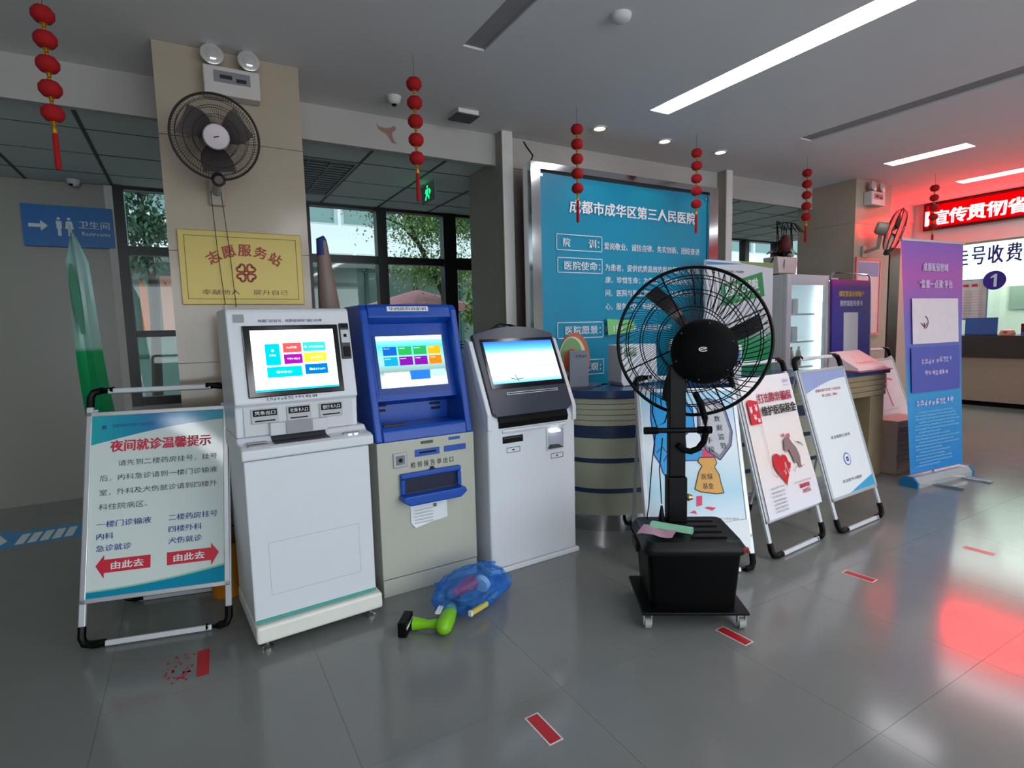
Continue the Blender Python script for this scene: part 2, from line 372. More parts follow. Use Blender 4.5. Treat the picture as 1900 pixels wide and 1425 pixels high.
# ================================================================ BLUE NOTICE BOARD
def board():
    t = thing('notice_board', 'large blue cloth notice board of a hospital in a mirror-steel frame', 'notice board', (2.37, 3.78, 0))
    W = 2.12; z0, z1 = .0, 2.72
    MB().box(0,.085,-.03,.09,z0,z1).obj('frame', CHROME, t); MB().box(2.0,W,-.03,.09,z0,z1).obj('frame', CHROME, t)
    MB().box(.085,2.0,-.03,.09,2.67,z1).obj('frame', CHROME, t); MB().box(.085,2.0,-.03,.09,z0,z0+.8).obj('frame', CHROME, t)
    bx(.085,2.0,.04,.08,z0+.8,2.67,'backing',DKGREY,t)
    nx, nz = 48, 48; vs = []; fs = []
    for i in range(nx+1):
        for j in range(nz+1):
            u, v = i/nx, j/nz; x = .085+u*1.91; z = z0+.8+v*(2.655-z0-.8-.012*math.sin(u*math.pi))
            y = .004*noise.noise(Vector((u*3,v*4,0))) + .004*abs(noise.noise(Vector((u*2+4,v*9+u*3,1))))
            if abs(v-(.55)) < .02: y -= .003
            vs.append((x, y, z))
    for i in range(nx):
        for j in range(nz): a = i*(nz+1)+j; fs.append((a, a+nz+1, a+nz+2, a+1))
    cl = MB().add(vs, fs).obj('banner_cloth', mat('teal_blue_cloth', (0, 132, 168), .38, noise_amt=.06, scale=2), t, smooth=True)
    WT = mat('white_cloth_print', (225, 226, 232), .6)
    def X(v): return v-2.37
    Y = -.008
    lettering([('成都市成华区第三人民医院', X(2.75), X(4.2), 2.365, 2.47, .03)], WT, cl, Y)
    mb = MB()
    for a, b, c, d in ((2.613,3.082,2.06,2.19),(2.62,3.083,1.88,2.004),(2.608,3.086,1.343,1.478),(2.56,3.09,1.03,1.16)):
        rframe(mb, X(a), X(b), c, d, .006, Y)
    mb.obj('caption_box', WT, cl)
    lettering([('院',X(2.68),X(2.75),2.09,2.16,.02),('训：',X(2.94),X(3.05),2.09,2.16,.02),('医院使命：',X(2.69),X(3.06),1.905,1.975,.02),
               ('医院愿景：',X(2.69),X(3.06),1.375,1.445,.02),('核心价值观：',X(2.58),X(3.06),1.06,1.13,.02)], WT, cl, Y)
    lettering([('爱岗敬业、诚信自律、务实创新、团结奋进',X(3.105),X(4.26),2.085,2.145),
               ('为患者，提供优质高效的医疗服务，关注健',X(3.115),X(4.27),1.905,1.965),
               ('康，珍惜生命；为职工，创造发展的空',X(3.115),X(4.17),1.80,1.86),
               ('间，医院与职工共同成长，以病人为中',X(3.115),X(4.17),1.69,1.75),
               ('心，服务大众，奉献社会服务大',X(3.115),X(3.95),1.575,1.635),
               ('提高医疗技术，改善服务水平',X(3.11),X(3.9),1.385,1.44)], WT, cl, Y)
    mb = MB()
    for x, z in ((.11,2.63),(1.97,2.61)): disc(mb, x, z, .012, Y-.003)
    mb.obj('eyelet', CHROME, cl)
    mb = MB().tube([(.04,.05,2.72),(.06,.03,2.78),(.0,.02,2.83),(-.03,.02,2.87)], .006, 6); mb.obj('cable', BLACK, t)
board()

# ================================================================ KIOSKS
def feet(t, pts, r=.026, h=.05):
    for x, y in pts:
        MB().lathe([(r,0),(r,.01),(r*.5,.016),(.008,.02),(.008,h)], 14).obj('levelling_foot', CHROME, t, (x,y,0), smooth=True)
def kiosk1():
    t = thing('ticket_kiosk', 'tall white self-service kiosk with a coloured tile screen, left of the blue one', 'kiosk', (.165, 2.66, 0), R(4))
    prof = [(.02,.13),(.02,.885),(.5,.885),(.5,.13)]
    b = MB().prism(prof, .003, .572, 0).obj('cabinet', WHITE, t, bev=.006)
    MB().box(0,.59,-.02,.52,.05,.13).obj('plinth', mat('cream_enamel', (226,228,220), .35), t, bev=.012)
    bx(.006,.569,.012,.02,.135,.148,'trim_strip', mat('teal_edge', (70,160,150), .4), b)
    mb = MB(); rframe(mb, .08,.5,.25,.5,.002,.0195); mb.obj('service_hatch', mat('faint_seam', (170,176,184), .5), b)
    # ledge
    MB().prism([(0,.89),(0,.935),(.03,.945),(.10,.95),(.125,.975),(.5,.975),(.5,.89)], -.006, .592, 0).obj('ledge', WHITE, t, bev=.008)
    h = MB().prism([(.125,.975),(.118,1.115),(.098,1.13),(.185,1.552),(.2,1.565),(.5,1.565),(.5,.975)], -.004, .556, 0).obj('head', WHITE, t, bev=.008)
    # recess plate sits on the front between ledge and screen
    bx(.03,.53,.112,.124,.98,1.115,'recess_panel', GREYW, t, bev=.002)
    lean = -math.atan2(.087, .422)
    s = MB().box(.055,.49,-.012,.006,0,.335).obj('screen', SCRB, t, (0,.104,1.155), (lean,0,0), bev=.004)
    bx(.087,.465,-.0135,-.0125,.025,.312,'display', emis('screen_white', (238,244,255), 1.15), s)
    def tl(n, c, x0,x1,z0,z1, e=1.0):
        mb = MB(); rect(mb, .087+x0*.378, .087+x1*.378, .025+z0*.287, .025+z1*.287, -.0145); return mb.obj('screen_tile', emis(n, c, e), s)
    tl('tile_cyan',(0,185,215),.15,.32,.42,.77); tl('tile_red',(235,80,80),.36,.58,.62,.78); tl('tile_teal',(50,195,190),.60,.88,.63,.78)
    tl('tile_purple',(150,20,160),.36,.58,.43,.59); tl('tile_yellow',(245,220,50),.60,.88,.45,.60); tl('tile_cyan2',(0,190,205),.15,.56,.22,.39); tl('tile_blue',(0,110,190),.60,.88,.24,.41)
    tl('tile_cyan',(0,185,215),.0,1.0,.0,.03)
    tx = emis('screen_caption', (250,255,255), 1.4)
    def q(x,z): return .087+x*.378, .025+z*.287
    L = []
    for cx, cz, wd in ((.235,.58,.08),(.47,.70,.14),(.47,.51,.15),(.76,.70,.18),(.76,.52,.16),(.36,.30,.16),(.76,.32,.17)):
        x, z = q(cx, cz); L.append((x-wd*.378/2, x+wd*.378/2, z-.004, .009))
    o = bars(L, tx, s, -.0155, 'screen_caption')
    mb = MB(); 
    for cx, cz in ((.235,.66),(.63,.705),(.27,.305),(.665,.325)): disc(mb, *q(cx,cz), .006, -.0156, 12)
    mb.obj('screen_icon', tx, s)
    # bank card reader on the right
    r = MB().box(.499,.545,-.014,.004,.16,.34).obj('card_reader', DKGREY, t, (0,.104,1.155), (lean,0,0), bev=.003)
    bx(.502,.542,-.017,-.014,.24,.305,'reader_plate', GREYW, r); bx(.508,.538,-.022,-.014,.17,.22,'reader_mouth', BLACK, r); bx(.503,.541,-.02,-.014,.316,.334,'reader_slot', BLACK, r)
    mb = MB(); rect(mb,.514,.53,.268,.284,-.0175); mb.obj('reader_icon', BLACK, r)
    # notice text above screen, under it
    lettering([('特需门诊挂号、结算请到特门窗口办理', .13,.42,.352,.366,.02)], mat('purple_ink',(70,60,110),.6), h, 0, rot=(lean,0,0), loc=(0,.101,1.155))
    mb = MB(); rect(mb,.025,.07,.352,.39,-.003); mb.obj('grey_sticker', mat('sticker_grey',(150,152,156),.5), h, (0,.101,1.155), (lean,0,0))
    o = bars([(.13,.36,.003,.014)], INK, h, -.003, 'small_print'); o.location = (0,.101,1.135); o.rotation_euler = (lean,0,0)
    # labelled slots
    for x0, x1, s_ in ((.06,.178,'凭条出口'),(.215,.325,'社保卡入口'),(.365,.478,'银行卡入口')):
        p = bx(x0, x1, .104, .112, 1.035, 1.105, 'slot_plate', mat('light_grey_plate', (176,180,186), .4), t, bev=.003)
        bx(x0+.008, x1-.006, .1025, .104, 1.07, 1.1, 'label_plate', BLACK, p)
        bx(x0+.015, x1-.015, .1025, .104, 1.045, 1.051, 'slot', BLACK, p)
        lettering([(s_, x0+.016, x1-.014, 1.076, 1.094)], PAPER, p, .1015)
    # paper output
    bx(.135,.40,.09,.118,.975,1.035,'output_housing', GREYW, t, bev=.004); bx(.205,.325,.082,.09,.98,1.033,'output_mouth', mat('mid_grey_plate',(140,144,148),.4), t)
    MB().prism([(.03,.9455),(.03,.9475),(.10,.9525),(.122,.974),(.122,.968),(.10,.948)],.14,.39,0).obj('output_slot', DKGREY, t)
    bx(.03,.115,.03,.055,.944,.951,'pad', mat('pad_grey',(150,152,156),.5), t); bx(.03,.115,.07,.095,.952,.957,'pad', MATS['pad_grey'], t); bx(.46,.54,.05,.08,.946,.952,'pad', MATS['pad_grey'], t)
    mb = MB(); disc(mb,.487,.9,.0,0); 
    for x in (.485,.515): bx(x-.008,x+.008,.028,.034,.944,.95,'indicator_lamp', emis('indicator',(240,250,255),2.5), t)
    feet(t, [(.05,.03),(.54,.03),(.05,.45),(.54,.45),(.16,.12),(.4,.12)])
kiosk1()

def kiosk2():
    t = thing('report_kiosk', 'beige and blue self-service kiosk with a sloping hooded screen', 'kiosk', (.813, 2.861, 0), R(1.5))
    BG = mat('beige_grey_enamel', (180,182,170), .4, noise_amt=.02); BL = mat('blue_enamel', (10, 72, 168), .3, noise_amt=.03)
    c = bx(0,.575,0,.5,.1,.853,'cabinet', BG, t, bev=.004); bx(.002,.573,.003,.5,0,.095,'plinth', BG, t, bev=.003)
    def fy(z): return (z-.853)*.245
    # blue hood: two cheeks, top, sill, sloping inner panel, shelf
    for x0, x1 in ((-.002,.04),(.533,.575)):
        MB().prism([(0,.853),(fy(1.56),1.56),(fy(1.59)+.02,1.59),(.5,1.59),(.5,.853)], x0, x1, 0).obj('hood_side', BL, t, bev=.01)
    MB().prism([(fy(1.52),1.52),(fy(1.575),1.575),(fy(1.59)+.01,1.592),(.5,1.592),(.5,1.50),(.26,1.47)], .04,.533,0).obj('hood_top', BL, t, bev=.006)
    MB().prism([(0,.853),(.012,.91),(.03,.925),(.28,.915),(.5,.915),(.5,.853)], .04,.533,0).obj('hood_sill', BL, t, bev=.006)
    ip = MB().prism([(.12,1.06),(.235,1.49),(.27,1.49),(.27,.915),(.26,.915),(.26,1.02)], .04,.533,0).obj('inner_panel', BL, t)
    lean = -math.atan2(.115,.43)
    s = MB().box(.068,.505,-.004,.002,.03,.37).obj('screen', mat('blue_bezel',(12,60,140),.3), t, (0,.122,1.065), (lean,0,0))
    bx(.088,.487,-.006,-.004,.065,.36,'display', grad('screen_landscape', [(0,(220,250,255)),(.12,(235,245,250)),(.3,(120,150,140)),(.55,(150,215,225)),(.8,(60,200,225)),(.93,(150,230,240)),(1,(250,250,250))], .5, 2, .065, .36, 1.0), s)
    def tl(n, c, x0,x1,z0,z1):
        mb = MB(); rect(mb, .088+x0*.399, .088+x1*.399, .065+z0*.295, .065+z1*.295, -.0075); return mb.obj('screen_tile', emis(n, c, 1), s)
    cols = [('k2_blue',(20,90,180)),('k2_green',(40,160,80)),('k2_green',(40,160,80)),('k2_amber',(240,165,20)),('k2_teal',(20,150,190)),('k2_purple',(120,20,150)),('k2_purple',(120,20,150)),('k2_orange',(240,120,20))]
    for i, (n, c_) in enumerate(cols):
        k = i % 4; r = i//4; tl(n, c_, .08+.225*k, .28+.225*k, .62-.2*r, .79-.2*r)
    tl('k2_white',(245,250,255),.06,.42,.1,.29); tl('k2_mid',(40,110,200),.44,.74,.13,.31); tl('k2_pale',(170,210,240),.75,.98,.17,.31); tl('k2_head',(250,250,250),0,1,.92,1)
    bars([(.126+.09*k,.16+.09*k,.285-.059*r,.005) for k in range(4) for r in range(2)] + [(.38,.47,.343,.009),(.10,.2,.343,.005)], emis('k2_caption',(250,255,255),1.3), s, -.0085, 'screen_caption')
    l = MB().box(.15,.395,-.003,0,0,.027).obj('sticker', PAPER, t, (0,fy(1.553),1.553), (-.24,0,0))
    lettering([('华西医院自助机', .16,.385,.004,.023,.02)], INK, l, -.004)
    # readers on the inner panel below the screen
    for x, z, w_ in ((.075,1.015,.07),(.08,.985,.06),(.42,1.0,.06),(.43,.97,.05)):
        bx(x, x+w_, .245, .262, z, z+.012, 'reader_slot', BLACK, t)
    bx(.075,.21,.09,.12,.922,.93,'keypad_plate', DKGREY, t)
    # front fittings
    y = -.003
    p = bx(.085,.163,-.008,0,.71,.79,'scanner_plate', mat('steel_plate',(150,152,156),.3,.5), t, bev=.003)
    MB().box(.1,.148,-.011,-.008,.726,.775).obj('scanner_window', mat('scan_grey',(110,112,118),.3), p); MB().lathe([(.011,0),(.011,.004)],14,Matrix.Rotation(R(90),4,'X')).obj('scanner_lens', BLACK, p, (.124,-.0112,.75))
    a = bx(.211,.356,-.004,0,.755,.794,'slot_label', BL, t); bx(.235,.335,-.0055,-.004,.77,.78,'slot', BLACK, a)
    bx(.385,.52,-.004,0,.76,.793,'blue_label', BL, t); bx(.416,.485,-.004,0,.824,.84,'blue_label', BL, t); bx(.247,.319,-.004,0,.822,.838,'olive_label', mat('olive',(70,74,60),.4), t)
    lettering([('检 验 报 告 单 出 口', .184,.44,.695,.728,.012)], INK, c, -.0015)
    MB().poly([(.295,.69),(.295,.678),(.282,.678),(.307,.658),(.332,.678),(.319,.678),(.319,.69)], -.0015).obj('arrow', INK, c)
    # blue output tray
    tr = MB()
    tr.box(.115,.475,-.03,0,.645,.675).box(.115,.14,-.03,0,.56,.645).box(.45,.475,-.03,0,.56,.645)
    tr.prism([(.112,.56),(.478,.56),(.49,.535),(.45,.505),(.15,.505),(.105,.535)], -.075, 0, 1)
    tr.obj('output_tray', BL, t, bev=.008)
    bx(.14,.45,-.002,0,.56,.645,'tray_opening', mat('tray_dark',(6,14,50),.5), t)
    mb = MB(); mb.add([(.17,-.004,.50),(.39,-.004,.50),(.388,-.006,.385),(.28,-.009,.375),(.195,-.013,.36),(.17,-.006,.39)], [(0,5,4,3,2,1)])
    p = mb.obj('paper_notice', PAPER, t); bars([(.19,.3,.455-.018*k,.006) for k in range(5)], mat('pale_ink',(120,124,140),.6), p, -.014)
    mb = MB(); rframe(mb,.305,.322,.46,.477,.005,-.011); mb.obj('stamp', INK, p)
kiosk2()

def kiosk3():
    t = thing('inquiry_kiosk', 'white kiosk with an arched dark tilted screen, next to the round desk', 'kiosk', (1.434, 2.79, 0), R(2.5))
    W = .64
    def fy(z): return max(0,(z-.90))*.47
    body = MB().prism([(.0,.03),(.0,.9),(fy(1.36),1.36),(fy(1.36)+.05,1.37),(.36,1.0),(.45,.9),(.45,.03)], .004, W-.004, 0).obj('cabinet', WHITE, t, bev=.012)
    MB().box(-.012,W+.012,-.012,.46,0,.03).obj('plinth', WHITE, t, bev=.006)
    for x0, x1 in ((-.002,.028),(W-.028,W+.002)):
        MB().prism([(-.012,.86),(fy(.95)-.035,.95),(fy(1.37)-.03,1.37),(fy(1.37)+.02,1.385),(.02,.86)], x0, x1, 0).obj('side_rail', WHITE, t, bev=.006)
    lean = -math.atan(.47)
    # arched dark fascia
    n = 14; pts = [(.065,-.01),(.55+.02,-.01),(.61,.02),(.612,.51)] + [(.612-(.584)*i/n, .51+.05*math.sin(math.pi*i/n)) for i in range(1,n)] + [(.028,.51),(.03,.02)]
    fas = MB().prism(pts, -.034, 0.0, 1).obj('fascia', mat('charcoal_fascia',(52,58,72),.28), t, (0,.012,.935), (lean,0,0), bev=.004)
    sc = bx(.066,.598,-.038,-.034,.155,.475,'screen', SCRB, fas)
    g = grad('screen_sky', [(0,(60,170,235)),(.12,(190,225,245)),(.3,(205,215,228)),(.38,(180,190,205)),(.45,(235,240,248)),(.62,(240,248,255)),(.82,(80,180,245)),(1,(20,90,220))], .5, 2, .18, .455, 1.15)
    di = bx(.083,.583,-.0395,-.038,.185,.455,'display', g, fas)
    mb = MB(); stroke(mb, [(.21,.215),(.25,.205),(.30,.21)], .004,-.041); stroke(mb,[(.245,.235),(.262,.19)],.004,-.041); mb.obj('screen_plane', INK, di)
    mb = MB(); rframe(mb,.16,.53,.115,.13,.003,-.0355); mb.obj('pen_slot', PAPER, fas)
    MB().prism([(.0,.94),(-.016,.90),(-.01,.868),(.01,.862),(.05,.95)], .075, .575, 0).obj('fascia_lip', BLACK, t, bev=.006)
    MB().tube([(.10,0,.845),(.16,-.012,.848),(.5,-.012,.848),(.56,0,.845)], .011, 8).obj('grip_ridge', WHITE, t, smooth=True)
    a = bx(.1,.24,-.004,0,.775,.815,'card_slot', BLACK, t); bx(.105,.235,-.007,-.004,.803,.809,'slot', DKGREY, a)
    # receipt well
    w_ = MB().box(.412,.42,-.006,0,.69,.83).box(.538,.546,-.006,0,.69,.83).box(.42,.538,-.006,0,.822,.83).box(.42,.538,-.006,0,.69,.7).obj('receipt_well', GREYW, t)
    bx(.42,.538,-.002,.0,.7,.822,'well_back', mat('well_grey',(160,164,176),.4), t); MB().prism([(.422,.702),(.53,.702),(.5,.722),(.44,.725)],-.02,-.003,1).obj('receipt_mouth', DKGREY, t)
    bx(.43,.5,-.03,-.004,.805,.818,'well_lamp', emis('well_lamp',(240,245,255),3), t)
    for x0, z in ((.125,.715),(.445,.635)):
        mb = MB(); rframe(mb, x0, x0+.095, z, z+.032, .003, -.0015); rect(mb, x0+.04,x0+.055,z+.012,z+.02,-.0015); mb.obj('caption_box', INK, t)
kiosk3()

# ================================================================ A-FRAME SIGNS
FR = mat('white_frame_tube', (208,212,218), .3, .2)
def aframe(name, label, loc, head, W, L, lean, v0, v1, paper, back=.5, knee=.0, group=None):
    t = thing(name, label, 'sign stand', (*loc, 0), head, group)
    ln = -lean; r = .014
    def leg(x, rot, nm='leg'):
        return MB().box(x-r, x+r, -r*.6, r*.6, .09, L-.09).obj(nm, FR, t, rot=rot, bev=.003)
    def ends(x, rot, dy=0, top=True):
        s = 1 if x < W/2 else -1
        for zc, sg in ((.0, 1),) + (((L, -1),) if top else ()):
            path = [(x, 0, zc+sg*.10), (x, 0, zc+sg*.05), (x+s*.012, 0, zc+sg*.022), (x+s*.045, 0, zc+sg*.014), (x+s*.10, 0, zc+sg*.014)]
            MB().tube(path, .0185, 8).obj('corner_joint', BLACK, t, rot=rot, loc=(0,dy,.004), smooth=True)
    for x in (r, W-r): leg(x, (ln,0,0)); ends(x, (ln,0,0))
    MB().box(.09, W-.09, -.013, .013, L-.028, L-.002).obj('top_bar', FR, t, rot=(ln,0,0), bev=.005)
    MB().box(.09, W-.09, -.013, .013, .003, .029).obj('bottom_bar', FR, t, rot=(ln,0,0), bev=.005)
    # rear frame
    ht = L*.93; py = ht*math.sin(lean); pz = ht*math.cos(lean); Lb = math.hypot(back-py, pz-.02); ab = math.atan2(back-py, pz-.02)
    M_ = (R(180)-ab,0,0) if False else (ab,0,0)
    for x in (r+.02, W-r-.02):
        MB().box(x-.011,x+.011,-.007,.007,.09,Lb).obj('rear_leg', FR, t, (0,back,.0), M_, bev=.003)
        s = 1 if x < W/2 else -1
        MB().tube([(x,0,.10),(x,0,.05),(x+s*.012,0,.022),(x+s*.045,0,.014),(x+s*.09,0,.014)], .017, 8).obj('corner_joint', BLACK, t, (0,back,.004), M_, smooth=True)
    MB().box(.10,W-.10,-.01,.01,.004,.024).obj('rear_bar', FR, t, (0,back,0), M_)
    # panel
    pan = MB().box(.012, W-.012, -.012, .004, v0, v1).obj('panel', mat('panel_backing',(150,156,160),.5), t, rot=(ln,0,0))
    e = MB().box(.006,.03,-.02,-.006,v0,v1).box(W-.03,W-.006,-.02,-.006,v0,v1).box(.006,W-.006,-.02,-.006,v1-.022,v1).box(.006,W-.006,-.02,-.006,v0,v0+.022)
    e.obj('snap_frame', ALU, pan, bev=.003)
    po = MB().box(.03, W-.03, -.015, -.012, v0+.022, v1-.022).obj('poster', paper, t, rot=(ln,0,0))
    return t, po, (.03, W-.03, v0+.022, v1-.022)
GLOSS = mat('glossy_poster_film', (216,228,226), .07, noise_amt=.01)
BLUEINK = mat('blue_ink', (45,62,140), .5)
def sign1():
    t, po, (x0,x1,z0,z1) = aframe('night_clinic_sign', 'portable sign stand with night clinic notice and two red arrows, left of the kiosks', (-.554,3.154), R(-14.2), .655, 1.244, R(17.3), .205, 1.12, GLOSS, back=.47)
    y = -.0165; W = x1-x0; H = z1-z0
    def q(u, v): return x0+u*W, z0+v*H
    wave(x0,x1, lambda u: z1, lambda u: z1-H*(.165-.07*math.sin(u*1.7)-.04*u+.0*u), y, grad('wave_teal', [(0,(40,170,180)),(.5,(30,120,180)),(1,(60,170,200))], .1, 0, x0, x1), po)
    wave(x0,x1, lambda u: z0+H*(.03+.06*u*u), lambda u: z0+H*.0, y, mat('wave_cyan',(20,140,175),.1), po)
    wave(x0,x1, lambda u: z0+H*(.038+.062*u*u), lambda u: z0+H*(.03+.06*u*u), y-.0003, mat('wave_green',(150,200,170),.1), po)
    logo(po, *q(.09,.935), .013, BLUEINK, y-.0006)
    def T(s, u0,u1,v0,v1,b=.012): a,c = q(u0,v0); b2,d = q(u1,v1); return (s,a,b2,c,d,b)
    lettering([T('成都市成华区第三人民医院',.15,.46,.93,.95)], BLUEINK, po, y-.0006)
    lettering([T('夜间就诊温馨提示',.14,.90,.79,.855,.035)], mat('rose_ink',(205,40,70),.4), po, y-.0006)
    lettering([T('请先到二楼药房挂号，挂号',.20,.95,.705,.74,.004),T('后，内科急诊请到一楼门诊输液',.07,.95,.625,.66,.004),T('室，外科及犬伤就诊请到四楼外',.07,.95,.545,.58,.004),T('科住院病区。',.07,.42,.465,.50,.004)], mat('grey_ink',(60,62,66),.5), po, y-.0006)
    lettering([T('一楼门诊输液',.06,.45,.37,.405,.02),T('内科',.06,.18,.305,.34,.02),T('急诊就诊',.06,.31,.24,.275,.02),T('二楼药房挂号',.58,.95,.37,.405,.02),T('四楼外科',.58,.83,.305,.34,.02),T('犬伤就诊',.58,.83,.24,.275,.02)], BLUEINK, po, y-.0006)
    rm = mat('arrow_red',(205,45,62),.3)
    a = [(.06,.165),(.12,.222),(.12,.195),(.45,.195),(.45,.125),(.12,.125),(.12,.095)]
    MB().poly([q(*p) for p in a], y-.0006).obj('arrow', rm, po)
    a = [(.96,.165),(.90,.222),(.90,.195),(.57,.195),(.57,.125),(.90,.125),(.90,.095)]
    MB().poly([q(*p) for p in a][::-1], y-.0006).obj('arrow', rm, po)
    lettering([T('由此去',.17,.40,.14,.18,.04),T('由此去',.62,.85,.14,.18,.04)], PAPER, po, y-.0012)
sign1()
def sign_fraud_shield():
    t, po, (x0,x1,z0,z1) = aframe('shield_poster_sign', 'sign stand with a blue hand, shield and money bag poster, behind the big black fan', (2.213,2.318), R(-30.8), .63, 1.19, R(20), .2, 1.1, grad('poster_sky', [(0,(232,238,246)),(.3,(170,212,230)),(.6,(225,232,240)),(1,(150,205,230))], .35, 2, .2, 1.1), back=.6)
    y = -.0165; W = x1-x0; H = z1-z0
    def q(u, v): return x0+u*W, z0+v*H
    rr = random.Random(4); OUT = mat('navy_outline',(28,28,120),.4); BLU = mat('cartoon_blue',(20,150,215),.4)
    hand = [(.12,1.0),(.10,.8),(.12,.62),(.10,.55),(.16,.48),(.18,.42),(.22,.38),(.25,.46),(.30,.44),(.32,.50),(.60,.50),(.66,.52),(.66,.56),(.60,.58),(.45,.585),(.45,.68),(.56,.74),(.56,.88),(.48,.93),(.48,1.0)]
    MB().poly([q(*p) for p in hand][::-1], y).obj('cartoon_hand', BLU, po)
    mb = MB(); stroke(mb, [q(*p) for p in hand], .007, y-.0005); stroke(mb,[q(.13,.56),q(.2,.6),q(.25,.55),q(.2,.5)],.006,y-.0005); mb.obj('cartoon_outline', OUT, po)
    sh = [(.62,.92),(.74,.95),(.90,.90),(.96,.70),(.93,.60),(.80,.50),(.66,.57),(.60,.74)]
    MB().poly([q(*p) for p in sh][::-1], y-.001).obj('shield_rim', mat('shield_dark',(120,122,132),.4), po)
    c = (.78,.73); inn = [(c[0]+(a-c[0])*.84, c[1]+(b-c[1])*.84) for a, b in sh]
    MB().poly([q(*p) for p in inn][::-1], y-.0015).obj('shield_face', mat('shield_light',(185,187,195),.4), po)
    mb = MB(); stroke(mb, [q(*p) for p in sh+sh[:1]], .006, y-.002); mb.obj('shield_outline', OUT, po)
    L = [(ch, *[q(.80+.012*i,.84-.06*i)[0]-.018, q(.80+.012*i,.84)[0]+.018], q(0,.84-.065*i)[1], q(0,.84-.065*i)[1]+.036) for i, ch in enumerate('大数据监管')]
    L += [(ch, q(.67+.012*i,0)[0]-.018, q(.67+.012*i,0)[0]+.018, q(0,.815-.065*i)[1], q(0,.815-.065*i)[1]+.036) for i, ch in enumerate('智能化手段')]
    lettering(L, INK, po, y-.0025)
    bag = [(.56,.49),(.60,.46),(.56,.42),(.52,.34),(.50,.30),(.56,.28),(.72,.265),(.80,.27),(.78,.34),(.77,.40),(.73,.45),(.76,.48),(.74,.52),(.58,.52)]
    MB().poly([q(*p) for p in bag][::-1], y-.001).obj('money_bag', mat('bag_ochre',(214,160,80),.5), po)
    mb = MB(); stroke(mb, [q(*p) for p in bag+bag[:1]], .005, y-.0012); mb.obj('bag_outline', INK, po)
    PK = mat('banknote_pink',(215,60,100),.5); mb = MB()
    for p in ([(.60,.52),(.64,.60),(.72,.58),(.70,.52)],[(.70,.52),(.74,.58),(.80,.55),(.74,.51)],[(.50,.18),(.56,.19),(.57,.255),(.51,.25)],[(.58,.17),(.66,.15),(.70,.17),(.62,.18)],[(.42,.14),(.50,.13),(.48,.155)]): mb.poly([q(*a) for a in p][::-1], y-.0008)
    mb.obj('banknote', PK, po)
    lettering([('医保',*[q(.585,0)[0],q(.70,0)[0]],q(0,.365)[1],q(0,.405)[1]),('基金',*[q(.585,0)[0],q(.70,0)[0]],q(0,.30)[1],q(0,.34)[1])], INK, po, y-.0015)
    bars([(q(.55,0)[0],q(.92,0)[0],q(0,.085)[1],.014)], mat('pale_rose',(210,150,160),.5), po, y-.0006)
    lettering([('最高奖励',q(.6,0)[0],q(.82,0)[0],q(0,.03)[1],q(0,.07)[1],.03)], RED, po, y-.0006)
    # loose sheet hanging below the frame on the right
    MB().add([(.30,-.026,.26),(.61,-.03,.30),(.60,-.034,.12),(.47,-.03,.10),(.30,-.03,.14)], [(0,4,3,2,1)]).obj('loose_sheet', PAPER, t, rot=(-R(20),0,0))
sign_fraud_shield()
